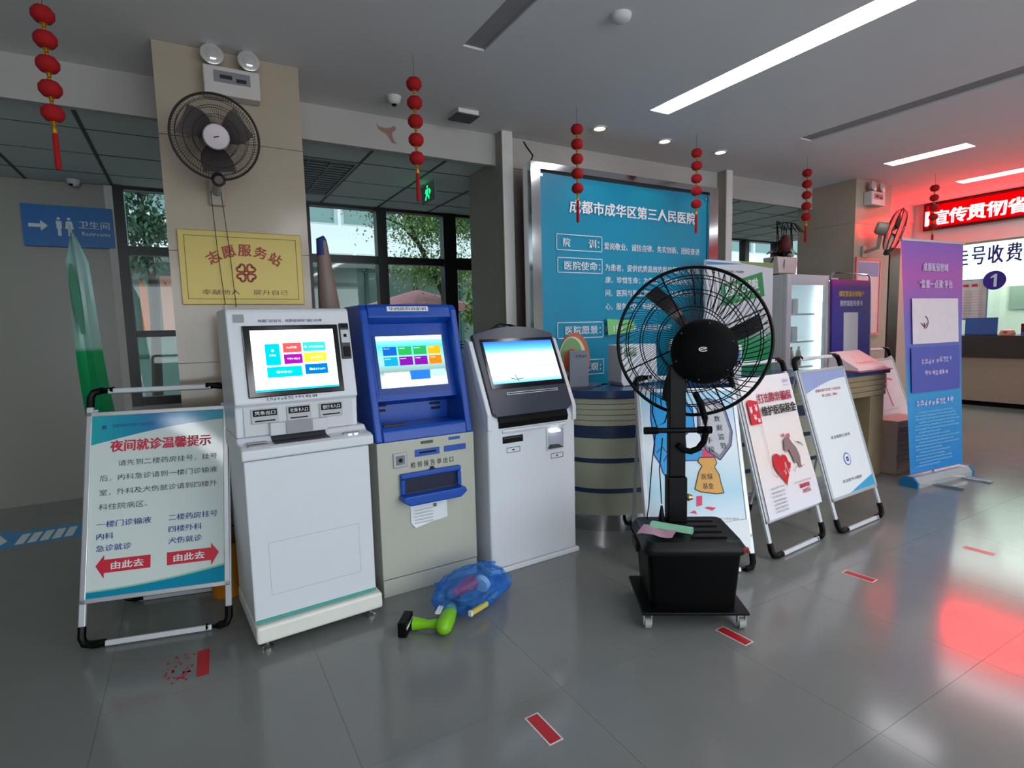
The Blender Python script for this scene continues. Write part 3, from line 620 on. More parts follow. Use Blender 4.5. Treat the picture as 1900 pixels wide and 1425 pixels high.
def sign_fraud_heart():
    t, po, (x0,x1,z0,z1) = aframe('heart_poster_sign', 'sign stand with red heart and heartbeat line poster, right of the black fan', (2.959,2.038), R(4.3), .63, 1.235, R(15.5), .22, 1.12, mat('cream_panel',(228,224,222),.4), back=.55)
    y = -.024
    # the sheet hangs over the frame and past its edges
    g = grad('heart_sheet', [(0,(226,226,240)),(.45,(232,218,212)),(1,(232,222,226))], .35, 2, .2, 1.1)
    vs = []; n = 10
    for i in range(n+1):
        v = i/n; z = .235+v*.89
        for u in (0,.5,1): vs.append((.03+u*(.575+.03*(1-v)), y-.004*math.sin(v*9)*u-.008*u*(1-v), z))
    fs = [(3*i+k, 3*i+k+1, 3*i+k+4, 3*i+k+3) for i in range(n) for k in (0,1)]
    sh = MB().add(vs, fs).obj('poster_sheet', g, t, rot=(-R(15.5),0,0), smooth=True)
    X0, X1, Z0, Z1 = .04, .61, .235, 1.125; W = X1-X0; H = Z1-Z0; yy = y-.014
    def q(u, v): return X0+u*W, Z0+v*H
    def T(s, u0,u1,v0,v1,b=.012): a,c = q(u0,v0); b2,d = q(u1,v1); return (s,a,b2,c,d,b)
    lettering([T('打击欺诈骗保',.24,.92,.80,.87,.03)], mat('crimson_ink',(165,30,60),.5), sh, yy)
    lettering([T('维护医保基金',.26,.96,.705,.775,.03)], INK, sh, yy)
    mb = MB(); mb.poly([q(*p) for p in [(.02,.82),(.06,.84),(.22,.82),(.22,.66),(.02,.66)]][::-1], yy); mb.obj('red_badge', RED, sh)
    lettering([T('¥',.04,.09,.74,.79,.03),T('¥',.14,.19,.75,.80,.03),T('¥',.09,.14,.69,.73,.03),T('¥',.15,.2,.67,.70,.03)], PAPER, sh, yy-.0005)
    lettering([('CHS',*q(.80,0)[:1],q(.92,0)[0],q(0,.93)[1],q(0,.955)[1],.02)], mat('lilac_ink',(130,130,190),.5), sh, yy)
    bars([(q(.8,0)[0],q(.93,0)[0],q(0,.905)[1],.009)], MATS['lilac_ink'], sh, yy)
    # heart
    cx, cz = .42, .33; pts = []
    for i in range(40):
        a = 2*math.pi*i/40; hx = 16*math.sin(a)**3; hz = 13*math.cos(a)-5*math.cos(2*a)-2*math.cos(3*a)-math.cos(4*a)
        if hx > 4 and hz > 2: hx *= .72; hz *= .8
        pts.append(q(cx+hx*.0105, cz+hz*.0085))
    MB().poly(pts, yy).obj('heart', mat('heart_red',(200,25,35),.4), sh)
    rat = [(.52,.44),(.54,.50),(.60,.53),(.66,.52),(.70,.48),(.76,.44),(.80,.37),(.78,.31),(.80,.29),(.74,.29),(.72,.33),(.66,.33),(.64,.38),(.60,.44),(.56,.42)]
    MB().poly([q(*p) for p in rat], yy-.0005).obj('grey_rat', mat('rat_grey',(140,110,115),.6), sh)
    mb = MB(); disc(mb,*q(.66,.535),.016,yy-.001); disc(mb,*q(.56,.545),.012,yy-.001); mb.obj('rat_ear', mat('rat_ear',(200,80,110),.6), sh)
    mb = MB(); stroke(mb,[q(.80,.48),q(.88,.46),q(.9,.44)],.007,yy); mb.obj('knife', DKGREY, sh)
    ecg = [(.20,.68),(.21,.5),(.19,.40),(.2,.3),(.25,.27),(.30,.28),(.32,.33),(.35,.25),(.37,.30),(.42,.30),(.44,.27),(.47,.36),(.50,.26),(.52,.30),(.60,.30),(.62,.27),(.66,.30),(.85,.30)]
    mb = MB(); stroke(mb,[q(*p) for p in ecg],.003,yy-.001); mb.obj('heartbeat_line', mat('ecg_line',(190,110,110),.5), sh)
    mb = MB(); stroke(mb,[q(*p) for p in ecg[9:15]],.004,yy-.0014); mb.obj('heartbeat_line', PAPER, sh)
    lettering([T('最高奖励',.66,.86,.145,.175,.05),T('20万元',.70,.86,.105,.135,.04)], mat('crimson_ink2',(190,30,70),.5), sh, yy)
    bars([(q(.56,0)[0],q(.92,0)[0],q(0,.185)[1],.013)], mat('rose_small',(215,150,165),.5), sh, yy)
    bars([(q(.1,0)[0],q(.36,0)[0],q(0,v)[1],.010) for v in (.195,.165,.14,.11,.085,.06,.035)], mat('small_ink',(90,90,100),.5), sh, yy)
sign_fraud_heart()
def sign_qr():
    t, po, (x0,x1,z0,z1) = aframe('follow_notice_sign', 'slim sign stand with a plain white code notice, rightmost before the tall banner', (3.69,2.054), R(2.8), .63, 1.24, R(17.2), .22, 1.14, PAPER, back=.55)
    y = -.0165; W = x1-x0; H = z1-z0
    def q(u, v): return x0+u*W, z0+v*H
    def T(s, u0,u1,v0,v1,b=.012): a,c = q(u0,v0); b2,d = q(u1,v1); return (s,a,b2,c,d,b)
    wave(x0,x1, lambda u: z1, lambda u: z1-H*(.17-.10*math.sin(u*1.6)), y, mat('wave_lilac',(150,160,205),.3), po)
    wave(x0,x1, lambda u: z0+H*(.0+.09*max(0,u-.4)/.6), lambda u: z0, y, mat('wave_blue2',(60,160,205),.3), po)
    lettering([T('成都市成华区第三人民医院',.22,.82,.83,.855),T('掌上医院二维码',.34,.70,.785,.81)], mat('rose_ink2',(190,70,90),.5), po, y-.0005)
    lettering([T('关注医院公众号',.28,.74,.44,.465),T('关注挂号小程序',.28,.74,.085,.11)], MATS['grey_ink'], po, y-.0005)
    mb = MB(); disc(mb,*q(.52,.26),.045,y-.0005); mb.obj('badge_ring', mat('badge_blue',(60,90,170),.4), po)
    mb = MB(); disc(mb,*q(.52,.26),.038,y-.001); mb.obj('badge_face', PAPER, po); logo(po,*q(.52,.26),.022,BLUEINK,y-.0015)
sign_qr()
def sign_far():
    t, po, (x0,x1,z0,z1) = aframe('half_hidden_sign', 'leaning sign stand half hidden by the tall violet banner', (5.97,2.85), R(-4), .6, 1.2, R(20), .2, 1.08, mat('pale_pink_poster',(222,204,206),.4), back=.5)
    mb = MB(); stroke(mb, [(x0+.3,z1-.5),(x0+.28,z1-.3),(x0+.33,z1-.2),(x0+.42,z1-.22)], .02, -.017); mb.obj('pink_swirl', mat('pink_swirl',(225,90,120),.5), po)
    bars([(x0+.05,x0+.4,z0+.1+.05*k,.012) for k in range(5)], MATS['rose_small'], po, -.017)
sign_far()

# ================================================================ ROLL-UP BANNER
def rollup():
    t = thing('roll_up_banner', 'tall violet to blue roll-up banner on a chrome base', 'banner', (5.252, 2.354, 0), R(-4.8))
    g = grad('violet_blue', [(0,(24,128,200)),(.35,(60,150,205)),(.5,(88,110,190)),(.68,(120,95,180)),(.85,(178,86,172)),(1,(140,90,190))], .35, 2, .1, 2.1)
    W = .86; n = 12; vs = []
    for j in range(n+1):
        v = j/n; z = .1+v*2.0; a = .03-.065*v; b = W-.03+.065*v-.02*math.sin(v*math.pi)
        for i in range(7):
            u = i/6; vs.append((a+(b-a)*u, .012*math.sin(u*math.pi)*(.5-v)+.0, z))
    fs = [(j*7+i, j*7+i+1, (j+1)*7+i+1, (j+1)*7+i) for j in range(n) for i in range(6)]
    s = MB().add(vs, fs).obj('banner_sheet', g, t, smooth=True, rot=(-R(3.6),0,0))
    MB().prism([(-.07,.0),(-.07,.04),(-.035,.085),(.035,.085),(.07,.04),(.07,.0)], .02, W-.02, 0).obj('base_cassette', ALU, t)
    for x in (-.005, W-.02): MB().prism([(-.075,.0),(-.075,.045),(-.035,.09),(.035,.09),(.075,.045),(.075,.0)], x, x+.025, 0).obj('end_cap', mat('cap_blue',(30,110,160),.4), t)
    MB().box(-.04,W+.04,-.012,.012,2.095,2.115).obj('top_rail', ALU, s)
    MB().tube([(W/2,.03,.05),(W/2,.15,2.09)], .01, 8).obj('support_pole', ALU, t)
    for x in (.22,.66): MB().tube([(x,-.05,.012),(x+.02,-.28,.008),(x+.06,-.28,.008),(x+.05,-.05,.012)], .006, 6).obj('swing_foot', CHROME, t)
    y = -.016
    TXT = mat('pale_banner_print',(214,196,226),.5)
    lettering([('成都医保领域', .25,.62,1.845,1.915,.03),('“监督一点通”平台', .19,.68,1.70,1.77,.03)], TXT, s, y)
    mb = MB(); rect(mb, .08,.77,1.22,1.61,y+.002); w_ = mb.obj('white_code_panel', mat('code_panel_white',(224,210,218),.4), s)
    mb = MB(); stroke(mb,[(.20,1.40),(.235,1.37),(.25,1.40)],.008,y-.001); stroke(mb,[(.25,1.40),(.245,1.35),(.27,1.38),(.285,1.40)],.008,y-.001)
    stroke(mb,[(.262,1.455),(.292,1.44),(.305,1.41),(.295,1.375),(.27,1.352)],.009,y-.001); mb.obj('swoosh_mark', mat('plum_ink',(120,30,70),.5), w_)
    mb = MB(); rect(mb, .055,.78,.80,1.19,y+.002); w2 = mb.obj('indigo_panel', mat('indigo_print',(84,88,172),.4), s)
    bars([(.2,.38,1.04,.045),(.42,.65,1.05,.045),(.25,.61,.94,.045)], TXT, w2, y)
    bars([(.12,.70,.68,.05)], TXT, s, y)
    rr = random.Random(5); rows = []
    for k in range(17):
        z = .62-.029*k; a = .09 if k % 3 else .14; rows.append((a, rr.uniform(.45,.78), z, .014))
    bars(rows, mat('pale_blue_print',(150,205,232),.5), s, y)
rollup()

# ================================================================ MISTING FAN
def cage(t, Rr, depth, nw, m, twist=.35, rw=.0016, name='cage_wires', hub=.1, front=True):
    """wire cage around local Z axis"""
    mb = MB()
    sides = ((1, depth),) + (((-1, depth),) if front else ())
    for sg, dp in sides:
        for k in range(nw):
            a0 = 2*math.pi*k/nw; p = []
            for i in range(7):
                u = i/6; r = hub+(Rr-hub)*u; a = a0+twist*u; z = sg*dp*math.sqrt(max(0, 1-u**2.4))
                p.append((r*math.cos(a), r*math.sin(a), z))
            mb.tube(p, rw, 3, cap=False)
        for u in (.35,.62,.85):
            r = hub+(Rr-hub)*u; z = sg*dp*math.sqrt(1-u**2.4)
            mb.tube([(r*math.cos(2*math.pi*i/40), r*math.sin(2*math.pi*i/40), z) for i in range(40)], rw*1.5, 4, closed=True)
    o = mb.obj(name, m, t); o['kind'] = 'stuff'
    return o
def blade(mb, Rr, a, r0=.06, wd=.10, pitch=.035, M=None):
    vs = []
    for i in range(7):
        u = i/6; r = r0+(Rr-r0)*u; w2 = wd*(.35+.75*math.sin(min(1,u*1.05)*math.pi*.62))/2
        for s in (-1, 1):
            aa = a+.25*u+s*w2/max(r,.05)*.9; vs.append((r*math.cos(aa), r*math.sin(aa), s*pitch*(1-.4*u)))
    n = len(vs); vs += [(x,y,z-.003) for x,y,z in vs]
    fs = []
    for i in range(6):
        b = 2*i; fs += [(b,b+1,b+3,b+2),(n+b,n+b+2,n+b+3,n+b+1),(b,b+2,n+b+2,n+b),(b+1,n+b+1,n+b+3,b+3)]
    fs += [(0,n,n+1,1),(12,13,n+13,n+12)]
    mb.add(vs, fs, M)
def mist_fan():
    t = thing('misting_fan', 'big black misting fan on a wheeled black water tank', 'fan', (2.079, 1.913, 0), R(-32.7))
    # tank, body tapers downward
    def ring(w_, d_, z, r=.03, n=4):
        p = []
        for cx, cy, a0 in ((w_/2-r, d_/2-r, 0), (-w_/2+r, d_/2-r, 90), (-w_/2+r, -d_/2+r, 180), (w_/2-r, -d_/2+r, 270)):
            for i in range(n+1):
                a = R(a0+90*i/n); p.append((cx+r*math.cos(a), cy+r*math.sin(a), z))
        return p
    def loft(rings):
        mb = MB(); n = len(rings[0]); vs = [v for r_ in rings for v in r_]
        fs = [(i*n+j, i*n+(j+1)%n, (i+1)*n+(j+1)%n, (i+1)*n+j) for i in range(len(rings)-1) for j in range(n)]
        fs += [tuple(range(n-1,-1,-1)), tuple(range((len(rings)-1)*n, len(rings)*n))]
        return mb.add(vs, fs)
    loft([ring(.40,.32,.09), ring(.44,.36,.375)]).obj('tank', mat('black_tank',(6,6,7),.4,ior=1.2), t, smooth=True)
    lid = loft([ring(.47,.385,.365,.04), ring(.48,.395,.375,.045), ring(.48,.395,.395,.045), ring(.44,.355,.425,.04), ring(.42,.335,.42,.04)]).obj('lid', mat('black_lid',(20,20,23),.4,noise_amt=.15,ior=1.3), t, smooth=True)
    for k in range(4): bx(.0,.17,-.11+.075*k,-.095+.075*k,.419,.428,'lid_rib', BLACK, lid, bev=.003)
    bx(.2,.245,-.19,-.17,.375,.40,'latch', mat('dark_red_plastic',(120,20,24),.4), t, bev=.004)
    for s in (-1,1): bx(s*.245-.01,s*.245+.01,-.06,.06,.33,.375,'side_grip', BLACK, t, bev=.005)
    # trolley base and castors
    bx(-.25,.25,-.2,.2,.075,.09,'trolley_plate', BLACK, t, bev=.004)
    for x in (-.22,.22):
        for y in (-.17,.17):
            MB().tube([(-.014,0,.025),(.014,0,.025)], .025, 14).obj('castor', mat('grey_castor',(150,152,150),.4), t, (x,y,0), smooth=True)
            MB().box(-.02,-.016,-.012,.012,.02,.076).box(.016,.02,-.012,.012,.02,.076).obj('castor_fork', ALU, t, (x,y,0))
    # pole: position relative to tank
    P = Matrix.Rotation(R(32.7),3,'Z') @ Vector((2.14-2.079, 2.035-1.913, 0)); px, py = P.x, P.y
    MB().box(px-.05,px+.05,py-.04,py+.04,.42,.66).obj('pole_sleeve', BLACK, t, bev=.008)
    MB().box(px-.042,px+.042,py-.03,py+.03,.66,1.24).obj('pole', BLACK, t, bev=.006)
    MB().tube([(px-.155,py-.03,.905),(px+.16,py-.03,.905)], .014, 10).obj('handlebar', BLACK, t, smooth=True)
    for s in (-1,1): MB().tube([(px+s*.10,py-.03,.905),(px+s*.17,py-.03,.905)], .019, 10).obj('handle_grip', MBLACK, t, smooth=True)
    MB().tube([(px+.075,py-.07,1.10),(px+.105,py-.07,1.04),(px+.125,py-.07,.97),(px+.13,py-.07,.90),(px+.12,py-.065,.85),(px+.095,py-.06,.815),(px+.06,py-.055,.80),(px+.03,py-.05,.805),(px+.0,py-.045,.83)], .016, 12).obj('mist_hose', MBLACK, t, smooth=True)
    MB().lathe([(.017,0),(.02,.008),(.012,.03)],12,Matrix.Rotation(R(90),4,'Y')).obj('drain_knob', mat('brass_knob',(170,150,110),.3,.8), t, (px+.05,py-.02,.55))
    # head: faces straight away from the camera side
    vx = Vector((2.2,2.0,0)).normalized()
    hd = bpy.data.objects.new('fan_head', None); COL.objects.link(hd); hd.parent = t
    # fan_head is built as one part mesh instead of an empty: keep a real mesh root
    bpy.data.objects.remove(hd)
    z = (Matrix.Rotation(R(32.7),3,'Z') @ (-vx)).normalized(); z = (z + Vector((0,0,.06))).normalized()
    x = Vector((0,0,1)).cross(z).normalized(); y = z.cross(x)
    c = Matrix.Rotation(R(32.7),3,'Z') @ Vector((2.275-2.079, 2.055-1.913, 0)); M = Matrix((x,y,z)).transposed().to_4x4(); M.translation = (c.x, c.y, 1.352)
    def put(o): o.matrix_local = M; return o
    motor = put(MB().lathe([(.0,.16),(.05,.158),(.10,.148),(.145,.128),(.16,.10),(.162,.06),(.12,.05),(.1,.0),(.0,0)], 40, Matrix.Translation((.055,-.055,.06))).obj('motor_housing', MBLACK, t, smooth=True))
    Rr = .385
    rim = MB().tube([(Rr*math.cos(2*math.pi*i/64), Rr*math.sin(2*math.pi*i/64), 0) for i in range(64)], .009, 8, closed=True); put(rim.obj('cage_rim', BLACK, t, smooth=True))
    put(cage(t, Rr, .10, 72, BLACK, hub=.06, rw=.0018, twist=.55))
    mb = MB()
    for k in range(3): blade(mb, .34, R(118+120*k), wd=.20)
    # blades as separate parts
    for a_ in (114, 2, 236):
        m2 = MB(); blade(m2, .345, R(a_), wd=.085, pitch=.03); put(m2.obj('blade', mat('blade_black',(26,24,28),.3), t, smooth=True))
    for k in range(4):
        a = R(25+90*k); put(MB().tube([(.05*math.cos(a),.05*math.sin(a),.12),(Rr*math.cos(a),Rr*math.sin(a),.0)], .004, 6).obj('brace', BLACK, t))
    mk = MB(); pts = []
    for i in range(24):
        a = R(30+300*i/23); pts.append((.022*math.cos(a), .012*math.sin(a)))
    for (a,b),(c2,d2) in zip(pts,pts[1:]):
        mk.add([(a,b,0),(a*.7,b*.6,0),(c2*.7,d2*.6,0),(c2,d2,0)],[(0,1,2,3)])
    mk.add([(-.012,.002,0),(.014,.006,0),(.014,.001,0),(-.012,-.003,0)],[(0,1,2,3)])
    o = mk.obj('badge', mat('badge_silver',(220,220,225),.3), motor, (.05,-.045,.2235)); 
    for k in range(6):
        a = R(60*k+20); MB().lathe([(.004,0),(.004,.003)],8).obj('screw', CHROME, motor, (.055+.14*math.cos(a), -.055+.14*math.sin(a), .19))
    for j, a in enumerate((52,60,68,78,86,45,36,15,8)):
        a = R(a); r = .37; b = .18
        put(MB().tube([(b*math.cos(a),b*math.sin(a),.1),(r*.8*math.cos(a+.06),r*.8*math.sin(a+.06),.07),(r*math.cos(a+.1),r*math.sin(a+.1),.01)], .0035, 5).obj('mist_pipe', BLACK, t))
    # cords
    MB().tube([(px-.12,py-.02,1.12),(px-.13,py-.04,1.0),(px-.11,py-.05,.93),(px-.07,py-.05,.95),(px-.05,py-.05,1.02)], .0035, 6).obj('cord', BLACK, t)
    MB().tube([(px-.10,py+.02,.9),(px-.12,py+.02,.72),(px-.14,py+.0,.5),(px-.15,py,.43)], .003, 6).obj('cord', BLACK, t)
    MB().tube([(px-.07,py,.86),(px-.085,py,.7),(px-.08,py-.03,.52)], .003, 6).obj('cord', BLACK, t); MB().lathe([(.018,0),(.014,.03),(.005,.08)],10).obj('plug', BLACK, t, (px-.08,py-.03,.43))
    return t
mist_fan()
def papers():
    Mz = Matrix.Rotation(R(-32.7),4,'Z'); 
    t = thing('pink_leaflet', 'crumpled pink leaflet on the black tank lid', 'leaflet', (1.905,1.93,.428), R(-60))
    vs = []; n = 6
    for i in range(n+1):
        for j in range(n+1):
            u, v = i/n, j/n; vs.append((-.085+.17*u, -.06+.12*v, .008+.012*abs(math.sin(u*4+v))+.004*noise.noise(Vector((u*4,v*4,0)))))
    MB().add(vs, [(i*(n+1)+j,(i+1)*(n+1)+j,(i+1)*(n+1)+j+1,i*(n+1)+j+1) for i in range(n) for j in range(n)]).obj('sheet', mat('pink_paper',(205,160,180),.6), t, smooth=True)
    t = thing('mint_folder', 'folded mint green folder beside the pink leaflet on the black tank lid', 'folder', (1.99,1.92,.43), R(-60))
    pr = [(-.03,.012),(-.025,.03),(.0,.034),(.02,.03),(.03,.014),(.025,.002),(.0,.0),(.022,.004),(.026,.014),(.018,.026),(0,.03),(-.022,.026),(-.026,.014)]
    MB().prism(pr, -.10, .10, 0).obj('cover', mat('mint_card',(150,215,180),.5), t)
    t.rotation_euler = (0,0,R(-62))
papers()

# ================================================================ RECEPTION DESK
def desk():
    t = thing('reception_desk', 'long curved cream reception desk with navy bands behind the poster stands', 'desk', (3.6, 3.2, 0))
    ctrl = [(2.3,3.7),(2.27,3.35),(2.33,3.08),(2.55,2.90),(2.95,2.80),(3.5,2.76),(4.1,2.74),(4.75,2.71)]
    pts = []
    for i in range(len(ctrl)-1):
        p0, p1, p2, p3 = (Vector(ctrl[max(0,min(len(ctrl)-1,i+k))]) for k in (-1,0,1,2))
        for s in range(6):
            u = s/6; pts.append(.5*((2*p1)+(-p0+p2)*u+(2*p0-5*p1+4*p2-p3)*u*u+(-p0+3*p1-3*p2+p3)*u**3))
    pts.append(Vector(ctrl[-1]))
    def off(d):
        o = []
        for i, p in enumerate(pts):
            tt = (pts[min(i+1,len(pts)-1)]-pts[max(i-1,0)]).normalized(); o.append(p+Vector((tt.y,-tt.x))*(-d))
        return o
    def band(d, z0, z1, th=.03):
        a = off(d); b = off(d-th if False else d+th); n = len(a)
        vs = [(p.x-3.6,p.y-3.2,z0) for p in a]+[(p.x-3.6,p.y-3.2,z1) for p in a]+[(p.x-3.6,p.y-3.2,z1) for p in b]+[(p.x-3.6,p.y-3.2,z0) for p in b]
        fs = []
        for k in range(4):
            k2 = (k+1)%4
            fs += [(k*n+i,k*n+i+1,k2*n+i+1,k2*n+i) for i in range(n-1)]
        fs += [(0,n,2*n,3*n),(n-1,4*n-1,3*n-1,2*n-1)]
        return MB().add(vs, fs)
    CR = mat('cream_laminate',(178,182,160),.35,noise_amt=.03)
    band(-.02,.95,1.0,.5).obj('worktop', mat('navy_worktop',(34,60,104),.25), t, smooth=True)
    for k in range(5): band(.0, .755+.038*k, .755+.038*k+.034, .02).obj('slat', CR, t, smooth=True)
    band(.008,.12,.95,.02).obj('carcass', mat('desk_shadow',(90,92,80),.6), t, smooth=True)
    band(-.004,.67,.75,.02).obj('navy_band', NAVY, t, smooth=True)
    band(0,.525,.667,.02).obj('panel', CR, t, smooth=True); band(-.003,.495,.522,.02).obj('navy_band', NAVY, t, smooth=True)
    band(0,.31,.492,.02).obj('panel', CR, t, smooth=True); band(-.003,.28,.307,.02).obj('navy_band', NAVY, t, smooth=True)
    band(0,.12,.277,.02).obj('panel', CR, t, smooth=True); band(.01,0,.12,.02).obj('kick_plate', CHROME, t, smooth=True)
    # right hand end with a knee hole
    e = MB().box(1.15,1.93,-.53,-.22,.95,.985).obj('worktop', mat('navy_worktop',(34,60,104),.25), t)
    ST = mat('beige_stone',(150,132,104),.5,noise_amt=.15,scale=8)
    for k in range(4): bx(1.15+.0,1.90,-.515,-.49,.755+.048*k,.755+.048*k+.043,'slat',ST,t,bev=.004)
    bx(1.15,1.90,-.50,-.48,.75,.95,'apron',ST,t); bx(1.68,1.90,-.50,-.2,0,.75,'end_post',ST,t,bev=.006)
    bx(1.15,1.68,-.22,-.2,0,.75,'knee_panel',mat('knee_dark',(46,46,40),.7),t)
    # hanging cord down the front
    MB().tube([(-1.02,-.38,1.0),(-1.05,-.42,.95),(-1.055,-.425,.6),(-1.06,-.42,.3),(-1.05,-.43,.02)], .004, 5).obj('cord', mat('cord_white',(190,190,184),.5), t)
desk()
def desk_items():
    T = 1.0
    t = thing('round_placard', 'round orange and green placard on the desk end by the arched kiosk', 'placard', (2.45,3.33,T), R(-8))
    M = Matrix.Rotation(R(90),4,'X')
    MB().lathe([(.17,-.008),(.17,.008)],40,Matrix.Translation((0,0,.20))@Matrix.Diagonal((.75,1,1.15,1))@M).obj('disc', mat('orange_ring',(190,90,40),.5), t)
    mb = MB(); disc(mb,-.02,.22,.11,-.012,30,.15); mb.obj('cream_ring', mat('cream_print',(205,200,170),.5), t)
    mb = MB(); disc(mb,-.03,.23,.09,-.013,30,.13); mb.obj('green_ring', mat('sage_print',(110,150,100),.5), t)
    mb = MB(); disc(mb,-.03,.19,.065,-.014,24,.09); mb.obj('orange_core', mat('orange_core',(200,80,50),.5), t)
    t = thing('grey_name_stand', 'slim grey upright panel in front of the round placard', 'desk stand', (2.40,3.22,T), R(-12))
    bx(-.07,.08,-.012,.012,0,.27,'panel',mat('slate_panel',(110,118,130),.5),t,bev=.004); bx(-.09,.10,-.04,.04,0,.012,'foot',DKGREY,t)
    bars([(-.02,.06,.22,.02)], INK, t, -.0135)
    t = thing('white_test_unit', 'white upright box with a 7500 label on the reception desk', 'box', (2.87,3.16,T), R(-6))
    b = MB().prism([(-.15,0),(-.17,.03),(-.165,.30),(.14,.30),(.16,.02)],-.09,.09,1).obj('housing', WHITE, t, bev=.006)
    l = bx(-.145,-.04,-.093,-.0905,.215,.28,'label', mat('label_green',(120,150,120),.5), t); lettering([('7500',-.14,-.045,.245,.275,.02)], PAPER, l, -.095)
    bars([(-.14,-.045,.22,.015)], BLUEINK, l, -.095)
    t = thing('tent_card', 'green and white price card hung on the blue board behind the fan', 'card', (3.27,3.735,1.36), 0)
    c = MB().poly([(-.16,0),(.12,.02),(.14,.12),(-.17,.14)],0).obj('card', mat('leaf_green_card',(120,190,120),.5), t); lettering([('150',-.1,0,.03,.08,.03)], PAPER, c, -.003)
    t = thing('customer_display', 'small cyan lit display on the desk behind the fan', 'display', (3.22,3.05,T), R(-10))
    bx(-.005,.005,-.005,.005,.02,.24,'post',BLACK,t); bx(-.06,.06,-.05,.05,0,.02,'foot',BLACK,t); h = bx(-.075,.075,-.015,.015,.23,.33,'housing',WHITE,t,bev=.004)
    bx(-.06,.06,-.0175,-.0155,.245,.315,'display',emis('cyan_display',(60,220,225),1.3),h)
    t = thing('desk_phone', 'black desk telephone behind the fan cage', 'telephone', (3.42,2.96,T), R(-10))
    MB().prism([(-.08,0),(-.08,.03),(.08,.08),(.08,0)],-.08,.08,0).obj('base',BLACK,t,bev=.005); MB().tube([(-.05,-.07,.05),(-.05,-.03,.085),(-.05,.05,.10),(-.05,.07,.085)],.018,8).obj('handset',BLACK,t,smooth=True)
    for k in range(5):
        t = thing('file_folder', ['white ring folder standing on the desk behind the fan, '+s for s in ('leftmost of five','second from the left of five','middle one of five','fourth from the left of five','rightmost of five')][k], 'folder', (3.56+.065*k,3.1,T), R(-6), 'white folders on the reception desk')
        bx(0,.055,-.12,.12,0,.26,'cover',PAPER,t,bev=.003); bx(.012,.043,-.123,-.12,.13,.22,'spine_label',mat('spine_blue',(90,130,190),.5),t)
    # tilted box on the right end
    t = thing('pale_carton', 'pale pink-lit white carton lid tilted on the right end of the desk', 'box', (5.2,2.80,.986), R(2))
    b = MB().prism([(-.14,0),(-.13,.03),(.11,.17),(.13,.15),(.13,0)],-.22,.27,0).obj('carton', mat('pale_card',(222,206,206),.6), t, bev=.004)
    MB().prism([(-.17,0),(-.17,.006),(-.12,.012),(.14,.012),(.14,0)],-.26,.31,0).obj('tray', mat('plum_sheet',(150,70,100),.5), t)
    MM = Matrix.Translation((0,-.133,.033))@Matrix.Rotation(-R(60),4,'X')
    bars([(-.03,.0,.15,.03),(-.12,.2,.06,.028)], mat('pink_stamp',(190,120,130),.5), b, -.002, M=MM)
    # green and white stand-up board
    t = thing('green_banner_board', 'white and green stand-up board with a slanted green caption, beside the blue board', 'banner', (4.0,3.46,0), 0)
    g = grad('green_white', [(0,(20,120,74)),(.52,(30,140,86)),(.6,(60,150,100)),(.66,(196,200,206)),(1,(204,208,216))], .4, 2, .2, 2.0)
    p = bx(0,.93,0,.03,0,2.0,'board',g,t)
    wave(0,.5,lambda u:1.985-.01*u,lambda u:1.955+.02*u,-.002,mat('blue_swish',(60,130,190),.4),p)
    wave(.45,.93,lambda u:1.998,lambda u:1.985-.035*u,-.002,mat('green_swish',(130,150,90),.4),p)
    logo(p,.09,1.9,.025,INK,-.002); lettering([('成都市成华区第三人民医院',.15,.5,1.893,1.915)],INK,p,-.002)
    MM = Matrix.Translation((.2,0,1.66))@Matrix.Rotation(-R(11),4,'Y')
    mb = MB(); mb.add([(0,-.003,-.07),(.60,-.003,-.09),(.60,-.003,.14),(0,-.003,.12)],[(0,1,2,3)],MM); c = mb.obj('green_caption',mat('caption_green',(50,140,86),.4),p)
    mb = MB(); put_text(mb,'医院上线啦',.06,.52,.0,.10,-.005,.04,MM); mb.obj('lettering',PAPER,c); bars([(.2,.54,-.05,.025)],MATS['white_cloth_print'],c,-.005,M=MM)
    mb = MB(); disc(mb,.82,1.3,.022,-.002); disc(mb,.86,1.0,.022,-.002); mb.obj('white_dot',PAPER,p); bars([(.76,.9,1.24,.008),(.80,.92,.94,.008)],PAPER,p,-.002)
    # purple notice stand
    t = thing('purple_notice_stand', 'purple notice on a rounded silver frame stand above the desk end', 'sign stand', (5.22,3.03,0), 0); t.scale = (1.12,1,1)
    ln = -R(1.5)
    p = MB().box(.02,.60,-.012,0,.80,1.82).obj('notice',grad('purple_print',[(0,(42,36,150)),(.7,(60,34,150)),(.93,(90,30,150)),(1,(200,20,140))],.3,2,.8,1.82),t,rot=(ln,0,0))
    fr = [(0,0,.02),(0,0,1.80),(.02,0,1.86),(.06,0,1.885),(.56,0,1.885),(.60,0,1.86),(.62,0,1.80),(.62,0,.02)]
    MB().tube(fr,.011,8).obj('frame',CHROME,t,rot=(ln,0,0),smooth=True)
    lettering([('绑定医保亲情账户',.12,.50,1.66,1.715,.03)],mat('yellow_ink',(235,205,60),.5),p,-.014)
    lettering([('陪伴就医免带卡',.14,.48,1.57,1.625,.03)],PAPER,p,-.014)
    mb = MB(); rect(mb,.19,.41,1.14,1.51,-.014); mb.obj('white_code_panel',PAPER,p)
    mb = MB(); rect(mb,.12,.19,1.0,1.07,-.014); rect(mb,.26,.33,1.0,1.10,-.014); rect(mb,.40,.47,1.0,1.10,-.014); mb.obj('step_icon',PAPER,p)
